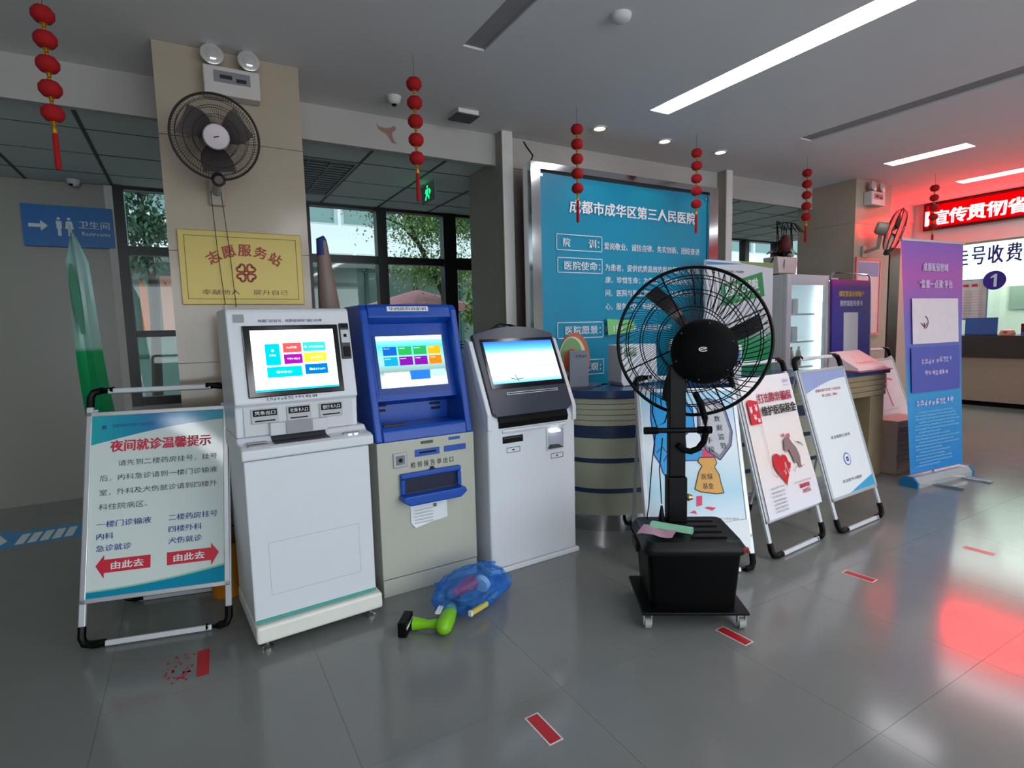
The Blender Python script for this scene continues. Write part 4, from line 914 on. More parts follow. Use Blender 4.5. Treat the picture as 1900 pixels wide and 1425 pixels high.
    lettering([('1',.11,.125,.92,.96,.02),('2',.25,.275,.92,.96,.02),('3',.39,.415,.92,.96,.02)],PAPER,p,-.014); bars([(.14,.22,.94,.008),(.29,.37,.94,.008),(.43,.52,.94,.008),(.14,.22,.92,.008),(.29,.37,.92,.008)],PAPER,p,-.014)
desk_items()
def fridge():
    t = thing('display_fridge', 'white upright glass-door fridge glowing inside', 'fridge', (5.44,3.7,0))
    W_, D_, H_ = .79, .55, 1.93
    MB().box(0,.04,0,D_,0,H_).box(W_-.04,W_,0,D_,0,H_).box(.04,W_-.04,0,D_,H_-.05,H_).box(.04,W_-.04,D_-.03,D_,0,H_-.05).box(.04,W_-.04,0,D_-.03,0,.3).obj('cabinet',WHITE,t,bev=.004)
    d_ = MB().box(0,.08,-.05,-.003,.3,H_).box(W_-.09,W_,-.05,-.003,.3,H_).box(.08,W_-.09,-.05,-.003,H_-.11,H_).box(.08,W_-.09,-.05,-.003,.3,.36).obj('door',WHITE,t,bev=.006)
    bx(.08,W_-.09,-.03,-.025,.36,H_-.11,'door_glass',GLASS,d_)
    bx(.05,W_-.05,D_-.06,D_-.04,.32,H_-.08,'back_light',emis('fridge_glow',(215,235,232),.6),t)
    bx(W_-.09,W_-.05,.02,.05,.34,H_-.12,'side_lamp',emis('fridge_tube',(250,255,255),14),t)
    zs = [.62,.92,1.2,1.5]
    for z in zs: bx(.05,.62,.03,D_-.08,z,z+.02,'shelf',WHITE,t)
    rr = random.Random(8); poses = ['left','second','third','right']
    names = {0:'lowest',1:'second from the bottom',2:'third from the bottom',3:'top'}
    for i, z in enumerate(zs):
        for k in range(3 if i < 2 else 2):
            X = 5.44+.14+.14*k+.02; nm = ('left','middle','right')[k] if i < 2 else ('left','right')[k]
            if i in (0, 1):
                o = MB().lathe([(.035,0),(.045,.02),(.05,.10),(.035,.16),(.012,.19),(.022,.215)],12,Matrix.Diagonal((1,.7,1,1))).obj('medicine_bag',mat('pale_bag_'+str(i),((130,155,200),(190,180,160))[i],.4),None,(X+.02,3.80,z+.02),smooth=True)
            else:
                o = MB().box(-.045,.045,-.04,.04,0,.13+.03*k).obj('medicine_box',mat('pale_box_'+str(k),((150,175,175),(200,210,210))[k],.5),None,(X+.02,3.80,z+.02),bev=.003)
            tag(o, f'pale package on the {names[i]} fridge shelf, {nm} one', 'package', 'packages in the fridge')
    t = thing('narrow_cabinet', 'narrow grey-white metal cabinet right of the glowing fridge', 'cabinet', (6.25,3.75,0))
    bx(0,.29,0,.4,0,1.92,'body',GREYW,t,bev=.005); bx(.0,.15,-.006,0,1.42,1.58,'red_label',RED,t); bx(.03,.12,-.009,-.006,1.5,1.55,'white_label',PAPER,t); bx(.02,.16,-.02,-.001,1.0,1.3,'dark_door',BRN,t); bx(.05,.07,-.02,0,1.6,1.82,'handle',CHROME,t)
    # plant on top
    t = thing('potted_orchid', 'dark leaved plant with dry arching wires in a white pot on the fridge', 'plant', (5.68,3.9,1.932))
    MB().lathe([(.13,0),(.14,.01),(.14,.02)],20).obj('saucer',mat('brown_saucer',(110,60,50),.5),t)
    MB().prism([(-.15,.02),(-.18,.20),(.18,.20),(.15,.02)],-.09,.09,1).obj('pot',mat('white_pot',(208,200,198),.4),t,bev=.01)
    LF = mat('dark_leaf',(24,28,22),.35); rr = random.Random(1)
    for k in range(9):
        a = [190,165,215,250,280,340,10,140,230][k]; a = R(a); L = .26; vs = []; 
        for i in range(6):
            u = i/5; wd = .04*math.sin(math.pi*(.12+.88*u))+.003; x = math.cos(a)*L*u; z = .2+.10*math.sin(u*2.2)-(.22*u*u if k%3==0 else .05*u); y = math.sin(a)*L*u*.35-.02
            vs += [(x, y-wd*.4, z-wd*.6),(x, y-.002, z+wd*.2),(x,y+wd*.4,z-wd*.5)]
        fs = []
        for i in range(5): fs += [(3*i,3*i+1,3*i+4,3*i+3),(3*i+1,3*i+2,3*i+5,3*i+4)]
        MB().add(vs,fs).obj('leaf',LF,t,smooth=True)
    for k in range(9):
        x0 = -.12+.04*k; p = []
        for i in range(9):
            u = i/8; p.append((x0+.02*math.sin(5*u+k)+(max(0,u-.6))*.5*(1 if k>3 else .6), -.02+.01*(k%3), .18+.42*math.sin(min(1,u*1.3)*math.pi/2)-max(0,u-.7)*.35))
        MB().tube(p,.004,5).obj('dry_stem',MBLACK,t)
    for z in (.35,.5): MB().tube([(-.2,-.03,z),(0,-.02,z+.02),(.16,-.03,z+.02)],.0035,5).obj('dry_stem',MBLACK,t)
    MB().lathe([(.0,0),(.05,.02),(.07,.07),(.06,.14),(.03,.19),(0,.2)],12).obj('flower',mat('dark_red_bloom',(90,26,26),.6),t,(-.0,-.05,.24),smooth=True)
    MB().lathe([(.0,0),(.04,.02),(.045,.07),(.0,.1)],10).obj('flower',mat('pale_bloom',(170,190,175),.6),t,(.1,-.05,.2),smooth=True)
fridge()

# ================================================================ THINGS ON THE PILLARS AND BEAM
def plaque():
    t = thing('gold_plaque', 'gold volunteer station plaque on the left tiled pillar', 'plaque', (-.018,3.6,1.617))
    b = bx(0,.64,-.018,0,0,.41,'plate',mat('brushed_gold',(158,140,72),.35,.3,noise_amt=.05),t,bev=.003)
    mb = MB(); rframe(mb,.03,.61,.03,.38,.003,-.0195); mb.obj('border',mat('brown_ink',(110,80,40),.5),b)
    rd = mat('copper_red_ink',(150,52,30),.5)
    mb = MB()
    for i, ch in enumerate('志愿服务站'):
        a = R(121-15.5*i); cx = .33+.31*math.cos(a); cz = .0+.305*math.sin(a); M = Matrix.Translation((cx,0,cz))@Matrix.Rotation(-(a-R(90)),4,'Y'); put_text(mb,ch,-.033,.033,-.03,.035,-.0195,.035,M)
    mb.obj('lettering',rd,b)
    lettering([('奉献他人',.10,.29,.055,.085),('提升自己',.36,.55,.055,.085)],MATS['brown_ink'],b,-.0195)
    mb = MB()
    for k in range(4):
        M = Matrix.Translation((.33,0,.18))@Matrix.Rotation(R(90*k+45),4,'Y'); pts = []
        for i in range(17):
            a = R(-100+380*i/16*1.0); pass
        hp = [(0,.008),(-.022,.03),(-.024,.045),(-.014,.054),(-.004,.05),(0,.043),(.004,.05),(.014,.054),(.024,.045),(.022,.03),(0,.008)]
        m2 = MB(); stroke(m2,hp,.012,-.0195); mb.add(m2.v,m2.f,M)
    mb.obj('heart_knot',rd,b)
plaque()
def emergency(loc, rz, label):
    t = thing('emergency_light', label, 'emergency light', loc, rz)
    h = bx(-.14,.14,-.09,0,-.075,.075,'housing',mat('aged_white_plastic',(190,184,180),.4),t,bev=.008)
    bx(-.09,.09,-.0925,-.09,-.01,.05,'label_plate',mat('label_grey',(120,120,124),.5),h); MB().box(-.06,.0,-.094,-.0925,.01,.03).box(.02,.07,-.094,-.0925,.0,.02).obj('label_print',INK,h)
    for x in (-.09,.09):
        M = Matrix.Rotation(R(82),4,'X'); g = MB().lathe([(.018,-.05),(.03,-.04),(.052,-.01),(.057,.01),(.05,.014)],20,M).obj('lamp_head',mat('lamp_cup',(196,192,190),.25,.3),t,(x,-.075,.130),smooth=True)
        MB().lathe([(.05,.0),(.04,.012),(.02,.02),(.0,.022)],20,M,cap=False).obj('lamp_lens',mat('clear_lens',(210,210,212),.08,.5),g,smooth=True)
        bx(x-.01,x+.01,-.055,-.035,.07,.1,'bracket',MATS['aged_white_plastic'],t)
    return t
emergency((.305,3.598,2.815),0,'twin-head emergency light at the top of the left tiled pillar')
emergency((6.85,3.598,2.79),0,'twin-head emergency light at the top of the right tiled pillar, lit red')
def wall_fan(loc, zdir, label, hub_dir, cords=True, Rr=.2):
    t = thing('wall_fan', label, 'fan', loc)
    z = Vector(zdir).normalized(); x = Vector((0,0,1)).cross(z).normalized(); y = z.cross(x); M = Matrix((x,y,z)).transposed().to_4x4()
    def put(o): o.matrix_local = M; return o
    dk = mat('brown_black_wire',(40,32,32),.4)
    put(MB().tube([(Rr*math.cos(2*math.pi*i/48),Rr*math.sin(2*math.pi*i/48),0) for i in range(48)],.006,8,closed=True).obj('cage_rim',dk,t,smooth=True))
    put(cage(t,Rr,.075,90,dk,twist=.25,rw=.0009,hub=.05))
    bm_ = mat('smoked_blade',(54,46,46),.25)
    for k in range(3):
        m2 = MB(); blade(m2,Rr*.88,R(120*k+20),r0=.04,wd=.16,pitch=.02); put(m2.obj('blade',bm_,t,smooth=True))
    cap = put(MB().lathe([(.058,.068),(.06,.074),(.055,.082),(.02,.086),(0,.087)],30).obj('hub_cap',mat('pinkish_cap',(190,176,182),.4),t,smooth=True))
    put(MB().tube([(-.012,-.004,.0885),(.012,.004,.0885)],.003,5).obj('brand_mark',INK,t))
    put(MB().lathe([(.05,-.19),(.07,-.17),(.075,-.08),(.05,-.06)],20).obj('motor',mat('grey_motor',(150,142,132),.4),t,smooth=True))
    back = M @ Vector((0,0,-.13)); wy = 3.6-loc[1]
    MB().tube([tuple(back),(back.x,back.y+.03,-.17),(back.x,wy-.03,-.2)],.022,8).obj('bracket',MATS['grey_motor'],t,smooth=True)
    bx(back.x-.04,back.x+.04,wy-.03,wy,-.27,-.13,'wall_plate',MATS['grey_motor'],t,bev=.008)
    put(MB().lathe([(.03,-.03),(.035,.0),(.02,.03)],12,Matrix.Translation((0,-Rr,0))).obj('clip',dk,t))
    if cords:
        MB().tube([(back.x-.03,wy-.05,-.2),(back.x-.02,wy-.06,-.5),(back.x-.0,wy-.05,-.83)],.0018,4).obj('pull_cord',dk,t)
        MB().tube([(back.x+.02,wy-.05,-.2),(back.x+.04,wy-.06,-.5),(back.x+.055,wy-.05,-.84)],.0018,4).obj('pull_cord',dk,t)
        MB().lathe([(.005,0),(.007,.012),(.003,.025)],8).obj('cord_bob',PAPER,t,(back.x,wy-.05,-.845)); MB().lathe([(.005,0),(.007,.012),(.003,.025)],8).obj('cord_bob',PAPER,t,(back.x+.055,wy-.05,-.86))
    return t
wall_fan((.188,3.25,2.433),(-.02,-1,-.25),'round dark wall fan high on the left tiled pillar',0)
wall_fan((6.80,3.3,2.40),(.55,-.83,-.28),'wall fan seen edge-on on the right tiled pillar, lit red',0,cords=False,Rr=.24)
def small_fixtures():
    # bird decal on the beam, at the corridor opening
    bird = [(-.09,.06),(-.07,.04),(-.035,.035),(-.02,.03),(.03,.045),(.05,.06),(.07,.05),(.065,.03),(.04,.012),(.035,-.01),(.045,-.045),(.075,-.075),(.03,-.07),(.01,-.04),(-.01,-.01),(-.04,.0),(-.07,.015)]
    M = Matrix.Scale(.95,4)
    o = MB().add([(x,0,z) for x,z in bird],[tuple(range(len(bird)))],M).obj('bird_decal',mat('faded_brown_print',(146,112,104),.7),None,(1.365,4.108,2.885)); tag(o,'faded brown bird silhouette sticker on the ceiling beam','sticker')
    t = thing('ceiling_vent_box','small white square ceiling unit with sooty edge, above the blue kiosk','ceiling unit',(1.84,3.8,2.97))
    bx(-.08,.08,-.08,.08,0,.03,'box',CEILP,t,bev=.004); bx(-.09,.09,-.07,.09,.0,-.006,'cover',DKGREY,t)
    t = thing('smoke_detector','round white smoke detector on the ceiling, top middle','smoke detector',(2.0,2.287,2.97)); MB().lathe([(.035,0),(.05,.012),(.055,.03)],24).obj('body',CEILP,t,smooth=True)
    t = thing('pir_sensor','small round ceiling sensor behind the second lantern string','sensor',(1.30,3.75,2.95)); MB().lathe([(.02,0),(.04,.015),(.05,.05)],20).obj('body',WPAINT,t,smooth=True); MB().lathe([(.012,-.01),(.02,0)],12).obj('lens',BLACK,t)
    wl = emis('downlight_warm',(255,214,150),9)
    for k, (x, s) in enumerate(((2.93,'leftmost'),(3.635,'middle'),(4.335,'rightmost'))):
        t = thing('downlight',f'small warm recessed downlight, {s} of three over the blue board','ceiling light',(x,3.605,2.99),0,'downlights over the blue board')
        MB().lathe([(.06,0),(.06,.008),(.045,.008),(.045,0)],24,cap=False).obj('ring',WHITE,t); MB().lathe([(.044,.002),(.044,.006)],20).obj('bulb',wl if k<2 else emis('downlight_pink',(255,225,225),8),t)
    l = bpy.data.lights.new('downlight_glow','SPOT'); l.energy = 4; l.color = (1,.8,.5); l.spot_size = R(80); l.shadow_soft_size = .04
    for x in (2.93,3.635,4.335): o = bpy.data.objects.new('downlight_glow',l); COL.objects.link(o); o.location = (x,3.605,2.95)
    # restroom sign
    t = thing('restroom_sign','blue restroom sign with arrow and two figures on the corridor wall','sign',(-1.143,6.2,2.237))
    p = bx(0,.63,-.02,.05,0,.345,'plate',mat('signal_blue',(0,104,178),.35),t)
    W_ = mat('pale_sign_white',(205,222,226),.5); y=-.022
    MB().poly([(.04,.155),(.12,.155),(.12,.125),(.17,.17),(.12,.215),(.12,.185),(.04,.185)],y).obj('arrow',W_,p)
    mb = MB()
    for cx, sk in ((.245,0),(.315,1)):
        disc(mb,cx,.235,.012,y); mb.poly([(cx-.02,.215),(cx+.02,.215),(cx+(.03 if sk else .018),.15),(cx+.012,.15),(cx+.012,.09),(cx-.012,.09),(cx-.012,.15),(cx-(.03 if sk else .018),.15)],y)
    mb.obj('figure',W_,p)
    lettering([('卫生间',.38,.60,.16,.225,.01),('Restrooms',.40,.60,.10,.135,.01)],W_,p,y)
    t = thing('dome_camera','small dome camera where the corridor ceiling meets the restroom wall','camera',(-.76,6.12,2.735)); MB().lathe([(.0,0),(.03,.01),(.045,.035),(.05,.06)],18).obj('dome',GREYW,t,smooth=True); MB().lathe([(0,-.008),(.018,0),(.02,.01)],12).obj('lens',BLACK,t,(-.015,-.02,.01))
    # exit sign in corridor
    t = thing('exit_sign','hanging glass exit sign with a green running figure in the corridor','sign',(2.03,5.0,2.63))
    bx(-.006,.006,-.16,.16,0,.16,'glass_plate',mat('smoked_sign_glass',(110,130,125),.2),t); MB().tube([(0,0,.16),(0,0,.2)],.004,6).obj('rod',ALU,t)
    M = Matrix.Translation((-.008,.0,0))@Matrix.Rotation(R(-90),4,'Z'); G = emis('exit_green',(20,255,120),2.2)
    mb = MB()
    for p in ([(-.03,.14),(-.015,.155),(.0,.14),(-.015,.125)],[(-.05,.12),(.01,.12),(.0,.07),(.03,.05),(.02,.02),(.0,.05),(-.03,.06),(-.06,.02),(-.075,.03),(-.045,.075),(-.07,.09)],[(.03,.12),(.07,.09),(.03,.06)]):
        mb.add([(a,0,b) for a,b in p],[tuple(range(len(p)))],M)
    mb.obj('running_figure',G,t)
    # poster frame on right pillar
    t = thing('framed_notice','pink-framed notice on the right tiled pillar','poster',(6.585,3.6,1.25))
    MB().box(0,.53,-.02,0,.86,.89).box(0,.53,-.02,0,0,.03).box(0,.03,-.02,0,.03,.86).box(.5,.53,-.02,0,.03,.86).obj('frame',mat('rose_frame',(206,120,120),.4),t)
    p = bx(.03,.5,-.012,0,.03,.86,'sheet',mat('pink_sheet',(214,180,180),.5),t); mb = MB(); rect(mb,.05,.48,.68,.84,-.013); mb.obj('blue_header',mat('dusty_blue',(120,140,175),.5),p)
small_fixtures()

# ================================================================ LANTERNS
def lanterns():
    rd = mat('red_velvet',(160,10,18),.85,noise_amt=.12,scale=80); gd = mat('gold_foil',(210,160,50),.3,.8); 
    def make(n, tassel=True):
        t = thing('lantern_string','','lantern string')
        MB().tube([(0,0,0),(.002,0,-.115)],.0012,4).obj('cord',mat('dark_cord',(60,16,16),.7),t)
        z = -.155; me = None
        for k in range(n):
            if me is None:
                l = MB().lathe([(.012,.036),(.03,.03),(.043,.012),(.044,0),(.043,-.012),(.03,-.03),(.012,-.036)],20).obj('lantern',rd,t,(0,0,z),smooth=True); me = l
            else: l = me.copy(); COL.objects.link(l); l.location = (0,0,z)
            g = MB().lathe([(.010,-.034),(.016,-.037),(.006,-.044),(.009,-.050),(.004,-.056),(.009,-.062),(.012,-.066)],10).obj('gold_bead',gd,t,(0,0,z),smooth=True)
            z -= .1025
        z += .1025
        if tassel:
            MB().lathe([(.006,-.062),(.01,-.066),(.01,-.085)],10).obj('gold_collar',gd,t,(0,0,z))
            MB().lathe([(.009,-.085),(.011,-.1),(.012,-.23),(.008,-.24)],10).obj('tassel',rd,t,(0,0,z),smooth=True)
        return t
    a = make(5); places = [((-.448,3.217),'red lantern string hanging at the far left, in front of the corridor beam'),((1.217,3.156),'red lantern string over the blue kiosk, by the bird sticker'),((2.509,3.342),'red lantern string over the left part of the blue board'),((3.75,3.358),'red lantern string over the right edge of the blue board'),((5.234,3.334),'red lantern string left of the right tiled pillar, above the fridge')]
    for i, ((x, y), lb) in enumerate(places):
        o = a if i == 0 else copy_tree(a); o.location = (x,y,3.0); o.rotation_euler = (0,0,.7*i); o['label'] = lb; o['group'] = 'hanging red lantern strings'
    b = make(5); b.location = (7.174,3.099,3.0); b['label'] = 'red lantern string in front of the red lit display, farthest right'; b['group'] = 'hanging red lantern strings'
lanterns()

# ================================================================ LED DISPLAY AND OFFICE COUNTER
def led():
    t = thing('led_display','long red lit LED text display under the ceiling at the right','display',(8.93,3.98,2.63),R(-90))
    # local x runs towards -Y, local y is depth (+X)
    LEN = 7.0  # unseen run lengthened to throw more red light into the lobby
    MB().box(0,LEN,.0,.065,0,.36).obj('cabinet',mat('dark_red_frame',(60,8,10),.4),t,bev=.004)
    p = bx(.04,LEN-.04,-.004,0,.03,.33,'led_panel',emis('led_red_ground',(150,0,6),.8),t)
    TX = mat('led_glyph',(255,120,110),.6,noise_amt=0); b = TX.node_tree.nodes['Principled BSDF']; b.inputs['Emission Color'].default_value=(1,.0128,.0135,1); b.inputs['Emission Strength'].default_value=85
    chars = ['丨','宣','传','贯','彻','省']; L=[]
    xs = [(.035,.07),(.14,.30),(.315,.50),(.515,.705),(.725,.915),(.935,1.12)]
    for ch,(a,c) in zip(chars,xs): L.append((ch,a,c,.065,.25,.05))
    L += [('委',1.14,1.33,.065,.25,.05),('会',1.35,1.54,.065,.25,.05)]
    lettering(L,TX,p,-.007)
led()
def office():
    t = thing('service_counter','dark stone-topped service counter under the lit red display','counter',(10.9,2.0,0))
    bx(.0,.7,-4,3.2,.78,1.13,'stone_band',mat('dark_stone',(56,48,46),.35,noise_amt=.2,scale=30),t,bev=.006); bx(.04,.66,-4,3.2,.08,.78,'front_panel',mat('taupe_panel',(150,128,114),.45),t); bx(.1,.6,-4,3.2,0,.08,'toe_kick',MBLACK,t)
    t = thing('glass_screen','clear glass screen with purple lettering above the service counter','glass screen',(11.15,2.0,1.131))
    bx(0,.012,-4,3.2,0,1.86,'pane',GLASS,t)
    V = mat('violet_vinyl',(58,24,130),.4)
    M = Matrix.Translation((-.006,0,-1.131))@Matrix.Rotation(R(-90),4,'Z')
    # text runs toward -Y: local x = -(Y-2)
    def lx(Y): return 2.0-Y
    mb = MB()
    for ch, y0, y1 in (('挂',4.56,4.29),('号',4.235,4.06),('收',4.02,3.83),('费',3.785,3.60)):
        put_text(mb,ch,lx(y0),lx(y1),2.27,2.555,-.002,.03,M)
    mb.obj('lettering',V,t)
    mb = MB(); m2 = MB(); disc(m2,lx(3.92),2.0,.15,-.002,36); mb.add(m2.v,m2.f,M); c = mb.obj('number_disc',V,t)
    a_ = lx(3.915); mb = MB(); mb.add([(a_-.012,-.006,1.90),(a_+.028,-.006,1.90),(a_+.028,-.006,2.10),(a_+.0,-.006,2.10),(a_-.055,-.006,2.055),(a_-.055,-.006,2.03),(a_-.012,-.006,2.05)],[(0,1,2,3,4,5,6)],M); mb.obj('number',mat('disc_number',(206,196,222),.5),c)
    # glowing board: the office's bright white is put into its emission
    o = bx(12.6,12.62,2.2,5.2,1.95,2.75,'glowing_office_board',emis('office_glow',(238,255,240),.9)); tag(o,'bright white board inside the office behind the purple lettering','board')
    t = thing('notice_sheet','pink notice sheet behind the counter glass','poster',(11.185,4.25,1.4)); p = bx(0,.01,-.22,.22,0,.62,'sheet',mat('pale_notice',(214,176,180),.5),t); bx(-.004,0,-.24,.24,-.02,.64,'blue_border',mat('blue_border',(120,140,190),.5),t).location=(.016,0,0)
    mb = MB(); M = Matrix.Rotation(R(-90),4,'Z'); m2 = MB(); rect(m2,-.1,-.02,.52,.56,-.003); rect(m2,.02,.1,.52,.56,-.003); mb.add(m2.v,m2.f,M); mb.obj('red_heading',RED,p)
    mb = MB(); m2 = MB(); [rect(m2,-.17,.17,.44-.045*k,.45-.045*k,-.003) for k in range(9)]; mb.add(m2.v,m2.f,M); mb.obj('small_print',MATS['rose_small'],p)
    for lb, nm, cat, Y, w_, h_, mt in (('blue name board on the service counter','name_board','sign',4.0,.42,.28,mat('slate_blue',(60,84,150),.5)),):
        t = thing(nm,lb,cat,(10.98,Y,1.131)); bx(0,.02,-w_/2,w_/2,0,h_,'plate',mt,t); bx(0,.08,-w_/2,w_/2,0,.01,'foot',mt,t)
    t = thing('flower_box','small pink tissue box on the service counter','box',(10.98,3.66,1.131)); MB().lathe([(.09,0),(.1,.03),(.08,.08),(.03,.1)],14).obj('box',mat('coral_plastic',(200,120,110),.4),t,smooth=True); MB().lathe([(.03,0),(.03,.02)],10).obj('opening',mat('dark_red',(90,20,20),.5),t,(-.07,0,.04))
    t = thing('black_cloth','black cloth heap on the service counter','cloth',(11.0,4.42,1.131)); MB().lathe([(.14,0),(.12,.03),(.06,.09),(.0,.12)],12).obj('heap',MBLACK,t,smooth=True)
    t = thing('brochure_rack','small dark red and violet brochure box at the right end of the counter','box',(10.98,3.38,1.131)); bx(0,.12,-.12,.12,.05,.18,'box',mat('maroon_box',(90,24,20),.4),t); bx(0,.12,-.12,.12,0,.05,'base',mat('violet_base',(90,60,190),.5),t); bx(-.004,0,-.08,.02,.09,.12,'label',mat('yellow_label',(220,200,60),.5),t)
    t = thing('glowing_tablet','small blue lit screen behind the counter beside the violet banner','screen',(11.3,4.42,1.42)); bx(0,.03,-.07,.07,0,.24,'housing',BLACK,t); bx(-.004,0,-.05,.05,.02,.2,'display',emis('tablet_blue',(40,150,255),2),t)
    t = thing('wall_panel','grey notice panel on the office back wall','panel',(13.38,4.3,1.55)); bx(-.02,0,-.16,.16,0,.62,'plate',mat('sage_grey',(150,165,155),.5),t)
office()

# ================================================================ SMALL FLOOR THINGS
def floor_marks():
    rm = mat('red_floor_tape',(178,26,36),.3); wm = mat('white_floor_edge',(205,205,205),.4)
    for i,(x,y,a,lb) in enumerate(((1.009,1.588,1.5,'red floor strip with white edge at the bottom middle'),(2.087,1.623,3,'red floor strip with white edge in front of the fan tank'),(3.182,1.65,5,'red floor strip right of the fan, before the heart poster stand'),(4.14,1.447,3,'thin red floor strip at far right in the red reflection'))):
        t = thing('floor_strip',lb,'floor marking',(x,y,0),R(a),'red distance strips on the floor'); bx(-.03,.03,-.082,.082,.0002,.001,'border',wm,t); bx(-.024,.024,-.076,.076,.001,.0014,'tape',rm,t)
    t = thing('floor_strip','plain red floor strip in front of the white kiosk and notice sign','floor marking',(-.05,2.73,0),R(-2),'red distance strips on the floor'); bx(-.024,.024,-.11,.11,.0002,.001,'tape',rm,t)
    o = MB(); rr = random.Random(6)
    for k in range(40):
        x = rr.uniform(-.2,-.085); y = 2.62+rr.uniform(0,.22); s = rr.uniform(.003,.012); o.box(x,x+s,y,y+s*1.6,.0003,.0007)
    tag(o.obj('worn_red_print',rm),'worn flecks of red floor print beside the plain red strip','floor marking',None,'stuff')
    t = thing('floor_arrow','blue floor arrow sticker with white marks at the far left','floor marking',(-1.0,5.2,0),R(0))
    p = MB().prism([(-.45,-.18),(-.3,-.26),(-.22,-.17),(.3,-.17),(.3,.2),(-.2,.2),(-.28,.27),(-.45,.2)],.0002,.0012,2).obj('sticker',mat('blue_vinyl',(40,140,200),.3),t)
    mb = MB()
    for k in range(5): mb.box(-.18+.07*k,-.13+.07*k,-.12,.12,.0012,.0016)
    mb.prism([(-.38,-.1),(-.3,-.2),(-.24,.0),(-.32,.18)],.0012,.0016,2); mb.obj('white_print',PAPER,p)
floor_marks()
def tools():
    G = mat('lime_plastic',(120,190,20),.35)
    t = thing('cordless_drill','lime green cordless drill lying on the floor before the blue kiosk','power tool',(.93,2.40,.045),R(20))
    MB().tube([(-.034,-.069,.0),(-.026,-.064,0),(-.012,-.056,0),(.0,-.05,0),(.06,-.01,0),(.12,.03,0)],[.012,.026,.036,.04,.04,.034],14).obj('motor_barrel',G,t,smooth=True)
    MB().tube([(.03,-.03,-.005),(-.02,.04,-.01),(-.06,.10,-.01)],[.026,.020,.032],12).obj('handle',G,t,smooth=True)
    MB().tube([(.12,.03,0),(.20,.08,0),(.235,.10,0)],[.034,.03,.018],14).obj('chuck',BLACK,t,smooth=True)
    M = Matrix.Translation((-.08,.13,-.005))@Matrix.Rotation(R(35),4,'Z')
    MB().box(-.075,.05,-.022,.022,-.038,.035,M).obj('battery',BLACK,t,bev=.006); MB().box(-.07,.04,-.024,-.022,.0,.012,M).obj('battery_label',PAPER,t)
    MB().box(.02,.09,-.012,.012,.034,.042,Matrix.Rotation(R(32),4,'Z')).obj('side_label',PAPER,t)
    t = thing('blue_plastic_bag','crumpled translucent blue plastic bag with tools inside, on the floor','plastic bag',(1.19,2.55,0),R(12))
    bm = bmesh.new(); bmesh.ops.create_icosphere(bm,subdivisions=5,radius=1)
    for v in bm.verts:
        n = noise.fractal(v.co*1.8,1,2,4); r = 1.08+.16*n-.30*abs(noise.noise(v.co*2.6))+.14*abs(noise.noise(v.co*6.5)); v.co = Vector((v.co.x*.21*r,v.co.y*.13*r,max(.004,.095+v.co.z*.10*r)))
    me = bpy.data.meshes.new('bag'); bm.to_mesh(me); bm.free()
    m = bpy.data.materials.new('translucent_blue_film'); m.use_nodes=True; nt=m.node_tree; nt.nodes.clear()
    out=nt.nodes.new('ShaderNodeOutputMaterial'); tr=nt.nodes.new('ShaderNodeBsdfTransparent'); gl=nt.nodes.new('ShaderNodeBsdfPrincipled'); mx=nt.nodes.new('ShaderNodeMixShader')
    nz=nt.nodes.new('ShaderNodeTexNoise'); nz.inputs['Scale'].default_value=9; tc=nt.nodes.new('ShaderNodeTexCoord'); nt.links.new(tc.outputs['Object'],nz.inputs['Vector'])
    bp=nt.nodes.new('ShaderNodeBump'); bp.inputs['Strength'].default_value=.8; bp.inputs['Distance'].default_value=.02; nt.links.new(nz.outputs['Fac'],bp.inputs['Height']); nt.links.new(bp.outputs[0],gl.inputs['Normal'])
    tr.inputs[0].default_value=(.60,.80,1,1); gl.inputs['Base Color'].default_value=(.06,.28,.80,1); gl.inputs['Roughness'].default_value=.12
    mr=nt.nodes.new('ShaderNodeMapRange'); mr.inputs[3].default_value=.0; mr.inputs[4].default_value=.5; nt.links.new(nz.outputs['Fac'],mr.inputs[0]); nt.links.new(mr.outputs[0],mx.inputs[0])
    nt.links.new(tr.outputs[0],mx.inputs[1]); nt.links.new(gl.outputs[0],mx.inputs[2]); nt.links.new(mx.outputs[0],out.inputs[0])
    me.materials.append(m); b = bpy.data.objects.new('film',me); COL.objects.link(b); b.parent=t
    for p in me.polygons: p.use_smooth=True
    MB().tube([(.17,.0,.06),(.22,.03,.05),(.27,.02,.03)],[.05,.03,.045],9).obj('bag_neck',m,t,smooth=True)
    a = thing('red_cone','red conical tool part inside the blue bag','tool part',(1.15,2.57,.09),R(20)); MB().tube([(-.07,0,0),(.07,0,.01)],[.02,.042],14).obj('cone',RED,a,smooth=True)
    a = thing('tape_roll','white tape roll inside the blue bag','tape',(1.26,2.57,.09),R(30)); MB().lathe([(.02,-.015),(.045,-.015),(.045,.015),(.02,.015)],20,Matrix.Rotation(R(75),4,'Y')).obj('roll',PAPER,a); 
    a = thing('yellow_level','small yellow level sticking out of the blue bag','tool',(1.16,2.40,.055),R(22)); bx(-.06,.06,-.01,.01,-.012,.012,'body',mat('dull_yellow',(200,185,90),.5),a,bev=.004); bx(-.072,-.06,-.01,.01,-.012,.012,'end_cap',PAPER,a)
tools()
